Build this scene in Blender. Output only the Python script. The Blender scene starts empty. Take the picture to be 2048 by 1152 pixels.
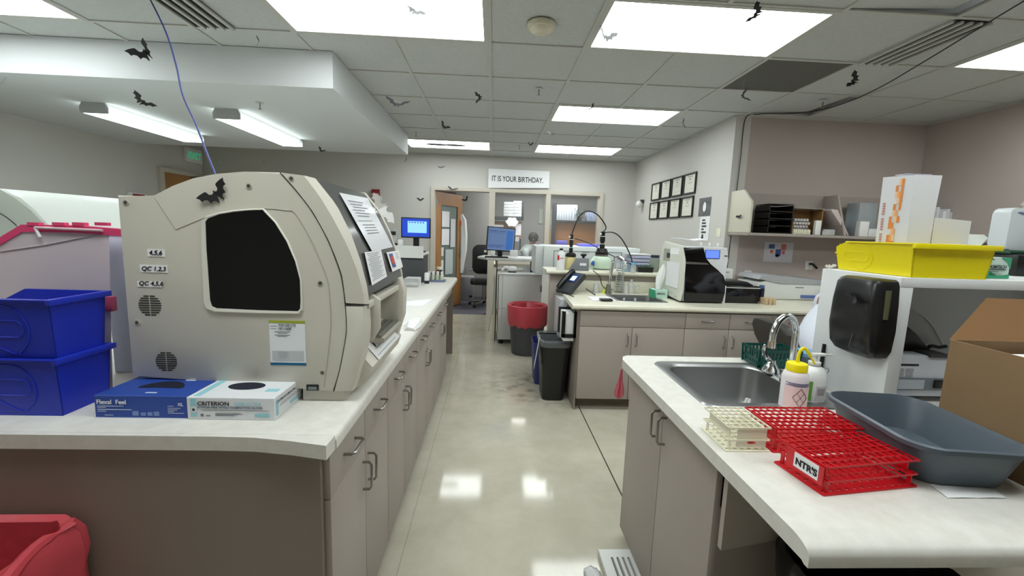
import bpy, bmesh, math, random
from mathutils import Vector, Matrix
random.seed(7)
SC = bpy.context.scene
COL = SC.collection
R_ = math.radians

# ------------------------------------------------------------ camera, world, exposure
F_PX, YAW, PITCH, ROLL, EYE = 845.6, .0480, .1337, .0338, 1.42
cy, sy, cp, sp, cr, sr = math.cos(YAW), math.sin(YAW), math.cos(PITCH), math.sin(PITCH), math.cos(ROLL), math.sin(ROLL)
FW = Vector((sy*cp, cy*cp, -sp)); R0 = Vector((cy, -sy, 0)); U0 = R0.cross(FW)
RT = cr*R0 + sr*U0; UP = -sr*R0 + cr*U0
cam = bpy.data.objects.new('camera', bpy.data.cameras.new('camera')); COL.objects.link(cam)
cam.data.sensor_width = 36; cam.data.lens = F_PX/2048*36; cam.data.clip_start = .05; cam.data.clip_end = 60
M = Matrix((RT, UP, -FW)).transposed().to_4x4(); M.translation = (0, 0, EYE); cam.matrix_world = M
SC.camera = cam
w = bpy.data.worlds.new('world'); SC.world = w; w.use_nodes = True
w.node_tree.nodes['Background'].inputs[0].default_value = (.55, .58, .6, 1); w.node_tree.nodes['Background'].inputs[1].default_value = .05
SC.view_settings.view_transform = 'Standard'; SC.view_settings.look = 'None'
SC.view_settings.gamma = 1; SC.view_settings.use_curve_mapping = False
SC.view_settings.exposure = 0.12
PANEL_POWER = 9.3; TUBE_POWER = 5.2

def at(px, py, ax, v):
    """the point of the room seen at this place of the photo, on the plane x, y or z = v"""
    d = (px-1024)*RT - (py-576)*UP + F_PX*FW
    k = 'xyz'.index(ax); c = Vector((0, 0, EYE))
    return c + d*((v-c[k])/d[k])

# ------------------------------------------------------------ materials
def lin(c):
    c /= 255
    return c/12.92 if c <= .04045 else ((c+.055)/1.055)**2.4
MATS = {}
def mk(name, rgb, rough=.5, metal=0, noise=None, bump=None, emit=0, trans=0, coat=0, alpha=1, rgb2=None, spec=.5):
    if name in MATS: return MATS[name]
    m = bpy.data.materials.new(name); m.use_nodes = True; nt = m.node_tree; b = nt.nodes['Principled BSDF']
    c = [lin(x) for x in rgb]+[1]
    b.inputs['Base Color'].default_value = c; b.inputs['Roughness'].default_value = rough; b.inputs['Metallic'].default_value = metal
    b.inputs['Specular IOR Level'].default_value = spec
    if coat: b.inputs['Coat Weight'].default_value = coat
    if trans: b.inputs['Transmission Weight'].default_value = trans; b.inputs['IOR'].default_value = 1.45
    if alpha < 1: b.inputs['Alpha'].default_value = alpha
    if emit: b.inputs['Emission Color'].default_value = c; b.inputs['Emission Strength'].default_value = emit
    if noise:
        tc = nt.nodes.new('ShaderNodeTexCoord'); n = nt.nodes.new('ShaderNodeTexNoise'); n.inputs['Scale'].default_value = noise[0]; n.inputs['Detail'].default_value = 5
        nt.links.new(tc.outputs['Object'], n.inputs['Vector'])
        r = nt.nodes.new('ShaderNodeValToRGB'); r.color_ramp.elements[0].position = .3; r.color_ramp.elements[1].position = .7
        k = noise[1]
        c2 = [lin(x) for x in rgb2] if rgb2 else [x*(1+k) for x in c[:3]]
        r.color_ramp.elements[0].color = [x*(1-k) for x in c[:3]]+[1] if not rgb2 else c
        r.color_ramp.elements[1].color = [min(1, x) for x in c2[:3]]+[1]
        nt.links.new(n.outputs['Fac'], r.inputs['Fac']); nt.links.new(r.outputs['Color'], b.inputs['Base Color'])
    if bump:
        tc = nt.nodes.new('ShaderNodeTexCoord'); n = nt.nodes.new('ShaderNodeTexNoise'); n.inputs['Scale'].default_value = bump[0]
        nt.links.new(tc.outputs['Object'], n.inputs['Vector']); bb = nt.nodes.new('ShaderNodeBump'); bb.inputs['Strength'].default_value = bump[1]; bb.inputs['Distance'].default_value = .004
        nt.links.new(n.outputs['Fac'], bb.inputs['Height']); nt.links.new(bb.outputs['Normal'], b.inputs['Normal'])
    MATS[name] = m; return m
def clear(name, tint=(235, 240, 240), op=.12, rough=.05):
    """thin clear plastic or pane: mostly see-through, some gloss, a little haze"""
    if name in MATS: return MATS[name]
    m = bpy.data.materials.new(name); m.use_nodes = True; nt = m.node_tree
    out = nt.nodes['Material Output']; b = nt.nodes['Principled BSDF']
    b.inputs['Base Color'].default_value = [lin(x) for x in tint]+[1]; b.inputs['Roughness'].default_value = rough
    t = nt.nodes.new('ShaderNodeBsdfTransparent'); t.inputs[0].default_value = [min(1, lin(x)*1.05+.05) for x in tint]+[1]
    fr = nt.nodes.new('ShaderNodeFresnel'); fr.inputs[0].default_value = 1.35
    ad = nt.nodes.new('ShaderNodeMath'); ad.operation = 'ADD'; ad.inputs[1].default_value = op; ad.use_clamp = True
    mx = nt.nodes.new('ShaderNodeMixShader')
    nt.links.new(fr.outputs[0], ad.inputs[0]); nt.links.new(ad.outputs[0], mx.inputs[0])
    nt.links.new(t.outputs[0], mx.inputs[1]); nt.links.new(b.outputs[0], mx.inputs[2]); nt.links.new(mx.outputs[0], out.inputs[0])
    MATS[name] = m; return m

# ------------------------------------------------------------ mesh builder
def rr(cx, cy_, w, d, r, n=6):
    """rounded rectangle, counter-clockwise list of (x, y)"""
    r = min(r, w/2-1e-4, d/2-1e-4); pts = []
    for k, (sx, sy_) in enumerate(((1, 1), (-1, 1), (-1, -1), (1, -1))):
        for i in range(n+1):
            a = math.pi/2*(k + i/n)
            pts.append((cx+sx*(w/2-r)+r*math.cos(a), cy_+sy_*(d/2-r)+r*math.sin(a)))
    return pts
class MB:
    def __init__(s): s.bm = bmesh.new(); s.T = None
    def _v(s, p): p = Vector(p); return s.bm.verts.new(s.T @ p if s.T else p)
    def face(s, pts):
        try: return s.bm.faces.new([s._v(p) for p in pts])
        except ValueError: return None
    def box(s, x0, x1, y0, y1, z0, z1, bev=0, seg=2):
        if x1 < x0: x0, x1 = x1, x0
        if y1 < y0: y0, y1 = y1, y0
        if z1 < z0: z0, z1 = z1, z0
        v = [s._v(p) for p in ((x0,y0,z0),(x1,y0,z0),(x1,y1,z0),(x0,y1,z0),(x0,y0,z1),(x1,y0,z1),(x1,y1,z1),(x0,y1,z1))]
        f = [s.bm.faces.new([v[i] for i in q]) for q in ((3,2,1,0),(4,5,6,7),(0,1,5,4),(1,2,6,5),(2,3,7,6),(3,0,4,7))]
        if bev:
            bev = min(bev, .49*min(x1-x0, y1-y0, z1-z0))
            ed = list({e for q in f for e in q.edges}); bmesh.ops.bevel(s.bm, geom=ed, offset=bev, segments=seg, profile=.5, affect='EDGES')
        return s
    def prism(s, poly, plane, lo, hi, bev=0, seg=2):
        """poly of 2-D points in plane 'xz' (pushed along y), 'xy' (along z) or 'yz' (along x)"""
        f3 = {'xz': lambda p, t: (p[0], t, p[1]), 'xy': lambda p, t: (p[0], p[1], t), 'yz': lambda p, t: (t, p[0], p[1])}[plane]
        a = [s._v(f3(p, lo)) for p in poly]; b = [s._v(f3(p, hi)) for p in poly]; n = len(poly)
        caps = [s.bm.faces.new(a), s.bm.faces.new(b[::-1])]
        sides = [s.bm.faces.new((a[i], b[i], b[(i+1) % n], a[(i+1) % n])) for i in range(n)]
        if bev:
            ed = list({e for q in caps for e in q.edges}); bmesh.ops.bevel(s.bm, geom=ed, offset=bev, segments=seg, profile=.5, affect='EDGES')
        return s
    def loft(s, loops, cap0=True, cap1=True, closed=True):
        vs = [[s._v(p) for p in L] for L in loops]; n = len(vs[0])
        for A, B in zip(vs, vs[1:]):
            for i in range(n if closed else n-1): s.bm.faces.new((A[i], A[(i+1) % n], B[(i+1) % n], B[i]))
        if cap0: s.bm.faces.new(vs[0][::-1])
        if cap1: s.bm.faces.new(vs[-1])
        return s
    def lathe(s, prof, c=(0, 0, 0), seg=28, cap=True, ax='z'):
        L = []
        for r, h in prof:
            ring = []
            for i in range(seg):
                a = 2*math.pi*i/seg; u, v = max(r, 1e-5)*math.cos(a), max(r, 1e-5)*math.sin(a)
                p = {'z': (u, v, h), 'y': (u, h, -v), 'x': (h, u, v)}[ax]; ring.append((c[0]+p[0], c[1]+p[1], c[2]+p[2]))
            L.append(ring)
        return s.loft(L, cap, cap)
    def cyl(s, c, r, h, ax='z', seg=24, r2=None): return s.lathe([(r, 0), (r if r2 is None else r2, h)], c, seg, ax=ax)
    def tube(s, pts, r, seg=8, smooth=0, cap=True, rs=None):
        pts = [Vector(p) for p in pts]
        if smooth:
            q = []
            P = [2*pts[0]-pts[1]]+pts+[2*pts[-1]-pts[-2]]
            for i in range(1, len(P)-2):
                for k in range(smooth):
                    t = k/smooth; a, b, c, d = P[i-1:i+3]
                    q.append(.5*((2*b)+(c-a)*t+(2*a-5*b+4*c-d)*t*t+(3*b-a-3*c+d)*t**3))
            q.append(pts[-1]); pts = q
        n0 = None; L = []
        for i, p in enumerate(pts):
            t = (pts[min(i+1, len(pts)-1)]-pts[max(i-1, 0)]).normalized()
            if n0 is None: n0 = t.orthogonal().normalized()
            n0 = (n0 - t*n0.dot(t)).normalized(); b = t.cross(n0)
            rad = r if rs is None else rs[min(len(rs)-1, int(i/(len(pts)-1)*(len(rs)-1)+.5))]
            L.append([p+rad*(math.cos(2*math.pi*k/seg)*n0+math.sin(2*math.pi*k/seg)*b) for k in range(seg)])
        return s.loft(L, cap, cap)
    def sphere(s, c, r, sc=(1, 1, 1), seg=16):
        L = []
        for j in range(1, seg//2):
            a = math.pi*j/(seg//2)
            L.append([(c[0]+r*sc[0]*math.sin(a)*math.cos(2*math.pi*i/seg), c[1]+r*sc[1]*math.sin(a)*math.sin(2*math.pi*i/seg), c[2]-r*sc[2]*math.cos(a)) for i in range(seg)])
        return s.loft(L)
    def plate(s, outer, holes, z0, z1):
        """flat slab in xy with holes"""
        for z, up in ((z0, False), (z1, True)):
            ed = []; loops = []
            for L in [outer]+holes:
                v = [s._v((p[0], p[1], z)) for p in L]; loops.append(v)
                ed += [s.bm.edges.new((v[i], v[(i+1) % len(v)])) for i in range(len(v))]
            bmesh.ops.triangle_fill(s.bm, edges=ed, use_beauty=True)
            if z == z0: lo = loops
            else: hi = loops
        for A, B in zip(lo, hi):
            for i in range(len(A)): s.bm.faces.new((A[i], A[(i+1) % len(A)], B[(i+1) % len(A)], B[i]))
        return s
    def sheet(s, grid, th=.0004):
        """a curved sheet from a grid of points, given a real thickness"""
        G = [[Vector(p) for p in row] for row in grid]; n = (G[0][-1]-G[0][0]).cross(G[-1][0]-G[0][0]).normalized()*th
        A = [[s._v(p) for p in row] for row in G]; B = [[s._v(p+n) for p in row] for row in G]
        R, C = len(G), len(G[0])
        for i in range(R-1):
            for j in range(C-1):
                s.bm.faces.new((A[i][j], A[i+1][j], A[i+1][j+1], A[i][j+1])); s.bm.faces.new((B[i][j], B[i][j+1], B[i+1][j+1], B[i+1][j]))
        rim = [(0, j) for j in range(C)]+[(i, C-1) for i in range(1, R)]+[(R-1, j) for j in range(C-2, -1, -1)]+[(i, 0) for i in range(R-2, 0, -1)]
        for k in range(len(rim)):
            a, b = rim[k], rim[(k+1) % len(rim)]; s.bm.faces.new((A[a[0]][a[1]], A[b[0]][b[1]], B[b[0]][b[1]], B[a[0]][a[1]]))
        return s

BASE = {}
def link(name, me, mat, parent=None):
    o = bpy.data.objects.new(name, me); COL.objects.link(o)
    if mat: me.materials.append(mat)
    if parent: o.parent = parent
    return o
def finish(mb, origin=None, smooth=True, inv=None):
    bm = mb.bm
    bmesh.ops.recalc_face_normals(bm, faces=bm.faces)
    if inv is not None: bmesh.ops.transform(bm, matrix=inv, verts=bm.verts)
    if origin is not None: bmesh.ops.translate(bm, vec=-Vector(origin), verts=bm.verts)
    for f in bm.faces: f.smooth = smooth
    for e in bm.edges:
        if len(e.link_faces) == 2 and e.calc_face_angle(0) > .6: e.smooth = False
    me = bpy.data.meshes.new('m'); bm.to_mesh(me); bm.free(); return me
def thing(name, label, cat, loc, rz=0, group=None):
    o = bpy.data.objects.new(name, None); COL.objects.link(o); o.empty_display_size = .05
    o.location = loc; o.rotation_euler = (0, 0, rz); o['label'] = label; o['category'] = cat
    if group: o['group'] = group
    BASE[o.name] = (Matrix.Translation(Vector(loc)) @ Matrix.Rotation(rz, 4, 'Z')); return o
def part(name, mb, mat, parent, local=False, label=None, stuff=False):
    """a part; its mesh is written in room coordinates unless local"""
    root = parent
    while root.parent: root = root.parent
    inv = None if local else BASE[root.name].inverted()
    o = link(name, finish(mb, inv=inv), mat, parent)
    if label: o['label'] = label
    if stuff: o['kind'] = 'stuff'
    return o
def solo(name, label, cat, mb, mat, group=None):
    bb = [v.co.copy() for v in mb.bm.verts]
    org = Vector(((min(v.x for v in bb)+max(v.x for v in bb))/2, (min(v.y for v in bb)+max(v.y for v in bb))/2, min(v.z for v in bb)))
    o = link(name, finish(mb, origin=org), mat); o.location = org; o['label'] = label; o['category'] = cat
    if group: o['group'] = group
    return o
def struct(name, mb, mat, parent=None):
    o = link(name, finish(mb, smooth=False), mat, parent)
    if not parent: o['kind'] = 'structure'
    return o
def dup(root, loc, rz=0, label=None, group=None):
    r = root.copy(); COL.objects.link(r); r.location = loc; r.rotation_euler = (0, 0, rz)
    if label: r['label'] = label
    if group: r['group'] = group
    for ch in list(root.children):
        c = ch.copy(); COL.objects.link(c); c.parent = r
        for g in list(ch.children):
            d = g.copy(); COL.objects.link(d); d.parent = c
    return r
def text(s, size, mat, parent, o, X, U, name='printed_text', bold=0, shear=0, sx=1, center=False, local=False):
    if any(ch in s for ch in '6890'): bold = 0
    cu = bpy.data.curves.new('t', 'FONT'); cu.body = s; cu.size = size; cu.offset = bold; cu.shear = shear; cu.extrude = 0.0002
    if center: cu.align_x = 'CENTER'
    ob = bpy.data.objects.new('t', cu); COL.objects.link(ob)
    dg = bpy.context.evaluated_depsgraph_get(); me = bpy.data.meshes.new_from_object(ob.evaluated_get(dg))
    bpy.data.objects.remove(ob); me.materials.clear()
    X = Vector(X).normalized(); U = Vector(U).normalized(); N = X.cross(U); o = Vector(o)+N*.0006
    inv = Matrix()
    if parent is not None and not local:
        root = parent
        while root.parent: root = root.parent
        inv = BASE[root.name].inverted()
    for v in me.vertices: v.co = inv @ (o + X*v.co.x*sx + U*v.co.y + N*v.co.z)
    return link(name, me, mat, parent)
def strips(parent, mat, o, X, U, rows, name='printed_lines', local=False):
    """rows of (x, y, length, height) printed on a face"""
    X = Vector(X).normalized(); U = Vector(U).normalized(); N = X.cross(U); m = MB(); o = Vector(o)
    for x, y, l, h in rows:
        q = [o+X*x+U*y, o+X*(x+l)+U*y, o+X*(x+l)+U*(y+h), o+X*x+U*(y+h)]
        m.loft([[p for p in q], [p+N*.0006 for p in q]])
    return part(name, m, mat, parent, local=local)

# palette
wallm = mk('wall_paint', (203, 200, 195), .8, bump=(60, .05)); wall2 = mk('taupe_wall_paint', (178, 166, 160), .8, bump=(60, .05))
officem = mk('office_wall_paint', (188, 188, 184), .8)
soffm = mk('soffit_paint', (214, 217, 219), .8)
gridm = mk('grid_metal', (190, 190, 184), .5); lam = mk('cabinet_laminate', (166, 156, 148), .5)
lamd = mk('dark_laminate', (138, 127, 118), .5)
steel = mk('brushed_steel', (170, 170, 170), .33, 1); chrome = mk('chrome', (225, 228, 230), .08, 1); nickel = mk('satin_nickel', (160, 158, 155), .28, 1)
white = mk('white_plastic', (228, 228, 226), .4); white2 = mk('white_laminate', (226, 227, 228), .5); paper = mk('paper', (236, 236, 238), .8)
black = mk('black_plastic', (20, 20, 21), .35); blackg = mk('black_gloss', (6, 6, 7), .1); dgrey = mk('dark_grey_plastic', (52, 54, 58), .5)
ink = mk('ink', (25, 25, 30), .7); inkg = mk('grey_ink', (120, 122, 126), .7); beige = mk('instrument_beige', (212, 207, 195), .42)
blue = mk('blue_plastic', (30, 50, 184), .35, spec=.4); yellow = mk('yellow_plastic', (246, 228, 6), .4); red = mk('red_plastic', (205, 20, 32), .35)
redbag = mk('red_bag_film', (198, 72, 82), .35, bump=(25, .5)); grey = mk('grey_plastic', (122, 126, 130), .45); tubm = mk('slate_tub_plastic', (82, 92, 102), .4)
cream = mk('cream_plastic', (232, 228, 205), .45); wood = mk('door_oak', (166, 120, 72), .45, noise=(3, .12)); green = mk('green_print', (60, 160, 120), .6)
bluep = mk('blue_print', (36, 72, 160), .5); screenb = mk('screen_blue', (60, 110, 230), .3, emit=1.0); cardb = mk('cardboard', (142, 114, 82), .8, noise=(8, .05))
cloth = mk('lab_coat_cloth', (225, 228, 240), .85); skin = mk('skin', (150, 105, 80), .6); hair = mk('dark_hair', (28, 24, 22), .7)

# worktop laminate and floor
def mottled(name, a, b, scale, rough, extra=None):
    m = bpy.data.materials.new(name); m.use_nodes = True; nt = m.node_tree; p = nt.nodes['Principled BSDF']; L = nt.links
    g = nt.nodes.new('ShaderNodeNewGeometry'); n1 = nt.nodes.new('ShaderNodeTexNoise'); n1.inputs['Scale'].default_value = scale; n1.inputs['Detail'].default_value = 8; n1.inputs['Roughness'].default_value = .65
    L.new(g.outputs['Position'], n1.inputs['Vector']); r = nt.nodes.new('ShaderNodeValToRGB')
    r.color_ramp.elements[0].position = .35; r.color_ramp.elements[1].position = .65
    r.color_ramp.elements[0].color = [lin(x) for x in a]+[1]; r.color_ramp.elements[1].color = [lin(x) for x in b]+[1]
    L.new(n1.outputs['Fac'], r.inputs[0]); L.new(r.outputs[0], p.inputs['Base Color']); p.inputs['Roughness'].default_value = rough
    MATS[name] = m; return m, nt, g, r, p
topm = mottled('worktop_laminate', (214, 210, 202), (224, 221, 215), 22, .36)[0]
topm2 = mottled('cream_worktop_laminate', (218, 214, 195), (226, 222, 205), 22, .36)[0]
floorm, nt, g, r, p = mottled('vinyl_floor', (184, 178, 161), (198, 192, 176), 4, .085)
L = nt.links; sx_ = nt.nodes.new('ShaderNodeSeparateXYZ'); L.new(g.outputs['Position'], sx_.inputs[0])
def math_(op, a, b=None, clamp=False):
    n = nt.nodes.new('ShaderNodeMath'); n.operation = op; n.use_clamp = clamp
    for i, q in enumerate((a, b)):
        if q is None: continue
        if isinstance(q, (int, float)): n.inputs[i].default_value = q
        else: L.new(q, n.inputs[i])
    return n.outputs[0]
def seam(out, c, wd): return math_('LESS_THAN', math_('ABSOLUTE', math_('SUBTRACT', out, c)), wd)
s1 = math_('MULTIPLY', seam(sx_.outputs[0], .745, .004), math_('LESS_THAN', sx_.outputs[1], 3.42))
s2 = math_('MULTIPLY', seam(sx_.outputs[0], -.36, .0018), .35)
s3 = math_('MULTIPLY', seam(sx_.outputs[1], 3.36, .003), math_('GREATER_THAN', sx_.outputs[0], .48))
sm = math_('MAXIMUM', math_('MAXIMUM', s1, s2), math_('MULTIPLY', s3, .6))
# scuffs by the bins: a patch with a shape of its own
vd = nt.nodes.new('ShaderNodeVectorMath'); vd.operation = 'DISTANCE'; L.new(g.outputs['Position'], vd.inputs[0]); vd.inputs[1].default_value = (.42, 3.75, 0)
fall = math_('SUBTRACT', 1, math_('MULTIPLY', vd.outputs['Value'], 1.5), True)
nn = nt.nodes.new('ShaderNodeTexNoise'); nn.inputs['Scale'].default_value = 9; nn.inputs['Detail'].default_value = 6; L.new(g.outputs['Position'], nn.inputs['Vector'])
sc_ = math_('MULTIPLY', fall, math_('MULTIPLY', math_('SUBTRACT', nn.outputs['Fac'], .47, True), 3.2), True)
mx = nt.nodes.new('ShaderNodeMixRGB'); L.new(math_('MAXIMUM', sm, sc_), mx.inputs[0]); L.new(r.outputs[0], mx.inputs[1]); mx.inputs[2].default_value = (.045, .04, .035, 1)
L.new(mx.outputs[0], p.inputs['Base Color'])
tilem = mk('ceiling_tile', (192, 195, 193), .9, noise=(40, .04), bump=(300, .25)); carpet = mk('office_carpet', (84, 84, 92), .95, noise=(120, .12))
def emis(name, rgb, s):
    m = bpy.data.materials.new(name); m.use_nodes = True; nt = m.node_tree; nt.nodes.remove(nt.nodes['Principled BSDF'])
    e = nt.nodes.new('ShaderNodeEmission'); e.inputs[0].default_value = [lin(x) for x in rgb]+[1]; e.inputs[1].default_value = s
    nt.links.new(e.outputs[0], nt.nodes['Material Output'].inputs[0]); MATS[name] = m; return m
panel_e = emis('light_diffuser', (244, 252, 250), PANEL_POWER); tube_e = emis('tube_diffuser', (236, 252, 248), TUBE_POWER)
# ============================================================ ROOM
XL, XR, XA, YB, YA, ZC, YN = -4.6, 4.27, 2.32, 7.05, 4.18, 2.602, -2.6
struct('floor', MB().box(XL-.2, XR+.2, YN, YB, -.1, 0), floorm)
struct('floor_office', MB().box(-2.2, 2.6, YB, 10.6, -.1, 0), carpet)
struct('wall_left', MB().box(XL-.2, XL, YN, YB, 0, 3), wallm)
struct('wall_right', MB().box(XR, XR+.2, YN, YA, 0, 3), wall2)
struct('wall_alcove', MB().box(XA+.15, XR+.2, YA, YA+.15, 0, 3), wall2)
struct('wall_side', MB().box(XA, XA+.15, YA, YB-.001, 0, 3), wallm)
struct('wall_near', MB().box(XL-.2, XR+.2, YN-.2, YN, 0, 3), wallm)
# back wall with the opening for door and two windows
FX0, FX1, FZ, SILL = -1.03, 1.80, 2.095, .93
m = MB(); m.box(XL-.2, FX0, YB, YB+.13, 0, 3); m.box(FX1, XA+.15, YB, YB+.13, 0, 3); m.box(FX0, FX1, YB, YB+.13, FZ, 3); m.box(-.03, FX1, YB+.01, YB+.12, 0, SILL)
struct('wall_back', m, wallm)
frm = mk('frame_paint', (200, 192, 180), .5)
m = MB()
for a, b in ((FX0, -.965), (-.085, .015), (.845, .925), (1.735, FX1)): m.box(a, b, YB-.03, YB+.15, 0 if a < 0 else SILL-.06, FZ, .006)
m.box(FX0, FX1, YB-.031, YB+.151, FZ-.06, FZ, .006); m.box(.01, FX1, YB-.03, YB+.15, SILL-.06, SILL+.02, .006)
struct('trim_1', m, frm)
pane = clear('window_pane', (250, 253, 252), .035, .03)
struct('window_1', MB().box(.015, .845, YB+.05, YB+.056, SILL+.02, FZ-.06), pane)
struct('window_2', MB().box(.925, 1.735, YB+.05, YB+.056, SILL+.02, FZ-.06), pane)
# office beyond
m = MB(); m.box(-2.3, -2.2, YB+.13, 10.7, 0, 2.8); m.box(2.6, 2.7, YB+.13, 10.7, 0, 2.8); m.box(-2.3, 2.7, 10.6, 10.7, 0, 2.8)
struct('wall_office', m, officem)
m = MB(); m.box(-2.2, -.66, 8.62, 8.7, 0, 2.5)
struct('ceiling_office', MB().box(-2.3, 2.7, YB+.13, 10.7, 2.5, 2.6), mk('office_ceiling', (205, 205, 200), .9))
struct('baseboard_back', MB().box(.02, XA, YB-.012, YB, 0, .1), lamd)
struct('baseboard_left', MB().box(XL, XL+.012, 2, 6.0, 0, .1), lamd)

# ceiling tiles on their grid, with gaps where a tile has shifted
GX = [-.0575+.6096*k for k in range(-8, 9)]; GY = [2.881+.6096*k for k in range(-9, 8)]
def cell(x, y):
    return int(math.floor((x+.0575)/.6096)), int(math.floor((y-2.881)/.6096))
lights = [(-2, -1, 'big near-left ceiling light panel above the aisle'), (1, -1, 'big near-right ceiling light panel with a bat in front of its corner'),
          (5, -1, 'ceiling light panel cut off at the top right corner'), (-6, -1, 'ceiling light panel cut off at the top left corner'),
          (1, 2, 'middle ceiling light panel on the right, in front of the diplomas'), (1, 5, 'far right ceiling light panel next to the back wall'),
          (-2, 5, 'far left ceiling light panel with a dark round smudge on its diffuser'),
          (-2, -4, 'ceiling light panel overhead behind the viewer, left'), (1, -4, 'ceiling light panel overhead behind the viewer, right'), (5, -4, 'ceiling light panel behind the viewer on the far right'), (-6, -4, 'ceiling light panel behind the viewer on the far left')]
skip = set()
for i, j, _ in lights: skip |= {(i, j), (i+1, j)}
dark_c = cell(2.1, 3.2); gap1 = cell(2.7, 3.9); gap2 = cell(2.2, 2.0)
skip |= {dark_c, gap1, gap2}
m = MB(); S = .6096
for i in range(-8, 8):
    for j in range(-9, 7):
        if (i, j) in skip: continue
        x, y = -.0575+S*i, 2.881+S*j
        x0, x1, y0, y1 = max(x, XL), min(x+S, XR), max(y, YN), min(y+S, YB)
        if x1-x0 < .01 or y1-y0 < .01: continue
        m.box(x0+.001, x1-.001, y0+.001, y1-.001, ZC+.004, ZC+.02)
ceil_o = struct('ceiling', m, tilem)
struct('ceiling_light_block', MB().box(XL-.2, XR+.2, YN-.2, YB+.2, 3.0, 3.1), mk('plenum', (50, 50, 48), .9))  # dark slab added above the tiles to stop light leaking in
m = MB()
lset = {(i+1, j) for i, j, _ in lights}
for k in range(-8, 8):
    x = -.0575+S*k
    for j in range(-9, 7):
        if (k, j) in lset: continue
        y0, y1 = max(2.881+S*j, YN), min(2.881+S*(j+1), YB)
        if XL < x < XR and y1 > y0: m.box(x-.012, x+.012, y0, y1, ZC-.004, ZC+.004)
for k in range(-9, 8):
    y = 2.881+S*k
    if YN < y < YB: m.box(XL, XR, y-.011, y+.011, ZC-.0035, ZC+.0035)
struct('trim_2', m, gridm)
m = MB(); m.box(XL, XR, YB-.022, YB, ZC-.012, ZC+.004); m.box(XA, XR, YA-.022, YA, ZC-.012, ZC+.004); m.box(XR-.022, XR, YN, YA, ZC-.012, ZC+.004); m.box(XA-.022, XA, YA, YB, ZC-.012, ZC+.004)
struct('trim_3', m, gridm)
solo('ceiling_tile', 'dark grey ceiling tile between the near right light and the alcove', 'ceiling tile', MB().box(-.0575+S*dark_c[0]+.012, -.0575+S*(dark_c[0]+1)-.012, 2.881+S*dark_c[1]+.012, 2.881+S*(dark_c[1]+1)-.012, ZC+.004, ZC+.018), mk('dark_tile', (98, 98, 92), .9))
for (c, lab, pts) in ((gap1, 'shifted ceiling tile leaving a dark gap above the alcove wall', (0, .04, .022)), (gap2, 'shifted ceiling tile leaving a dark gap at the top right corner', (-.02, .04, .02))):
    x, y = -.0575+S*c[0], 2.881+S*c[1]; mm = MB(); th = .016
    z = [ZC+.004, ZC+.004+pts[2], ZC+.006+pts[2]*1.4, ZC+.005]
    q = [(x+.01+pts[0], y+pts[1], z[0]), (x+S-.05, y+pts[1]+.02, z[1]), (x+S-.04, y+S-.01, z[2]), (x+.01+pts[0], y+S-.01, z[3])]
    mm.loft([q, [(a, b, c_+th) for a, b, c_ in q]]); solo('ceiling_tile', lab, 'ceiling tile', mm, tilem)
# troffers
lt = None
for i, j, lab in lights:
    x, y = -.0575+S*i, 2.881+S*j; loc = (x+S, y+S/2, ZC-.004)
    if lt is None:
        lt = thing('ceiling_light', lab, 'ceiling light', loc, group='recessed ceiling light panels')
        m = MB(); W, D = 2*S-.012, S-.012
        m.plate([(-W/2, -D/2), (W/2, -D/2), (W/2, D/2), (-W/2, D/2)], [[(-W/2+.028, -D/2+.028), (W/2-.028, -D/2+.028), (W/2-.028, D/2-.028), (-W/2+.028, D/2-.028)]], -.002, .03)
        part('light_frame', m, gridm, lt, local=True)
        part('diffuser', MB().box(-W/2+.028, W/2-.028, -D/2+.028, D/2-.028, .006, .012), panel_e, lt, local=True)
    else: o = dup(lt, loc, 0, lab)
    if 'smudge' in lab:
        mm = MB()
        for dx, rx in ((-.12, .16), (.14, .15)): mm.loft([[(dx-.05+rx*math.cos(a/16*6.283), .03+.07*math.sin(a/16*6.283), .002) for a in range(16)], [(dx-.05+rx*math.cos(a/16*6.283), .03+.07*math.sin(a/16*6.283), .005) for a in range(16)]])
        part('smudge', mm, clear('smudge_film', (90, 92, 92), .12), o, local=True)
# slot air vents
for x0, x1, y0, y1, lab in ((-1.86, -1.63, 2.29, 2.87, 'slotted ceiling air vent by the blue cable'), (2.385, 2.60, 2.29, 2.87, 'slotted ceiling air vent beside the dark grey tile')):
    t = thing('ceiling_vent', lab, 'air vent', ((x0+x1)/2, (y0+y1)/2, ZC-.02), group='slotted air vents')
    part('backing', MB().box(x0, x1, y0, y1, ZC-.006, ZC-.002), blackg, t); n = 4
    for k in range(n+1):
        x = x0+(x1-x0)*k/n; part('slat', MB().box(x-.009, x+.009, y0, y1, ZC-.02, ZC-.005, .003), gridm, t)
t = thing('smoke_detector', 'round off-white smoke detector on the ceiling between the two big lights', 'smoke detector', (.24, 2.59, ZC-.05))
part('base', MB().lathe([(.075, ZC-.03), (.08, ZC-.01), (.08, ZC-.004)], (.24, 2.59, 0)), mk('offwhite', (208, 203, 180), .5), t)
part('dome', MB().lathe([(.02, ZC-.058), (.035, ZC-.055), (.055, ZC-.042), (.062, ZC-.03)], (.24, 2.59, 0)), MATS['offwhite'], t)
sp0 = None
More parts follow.
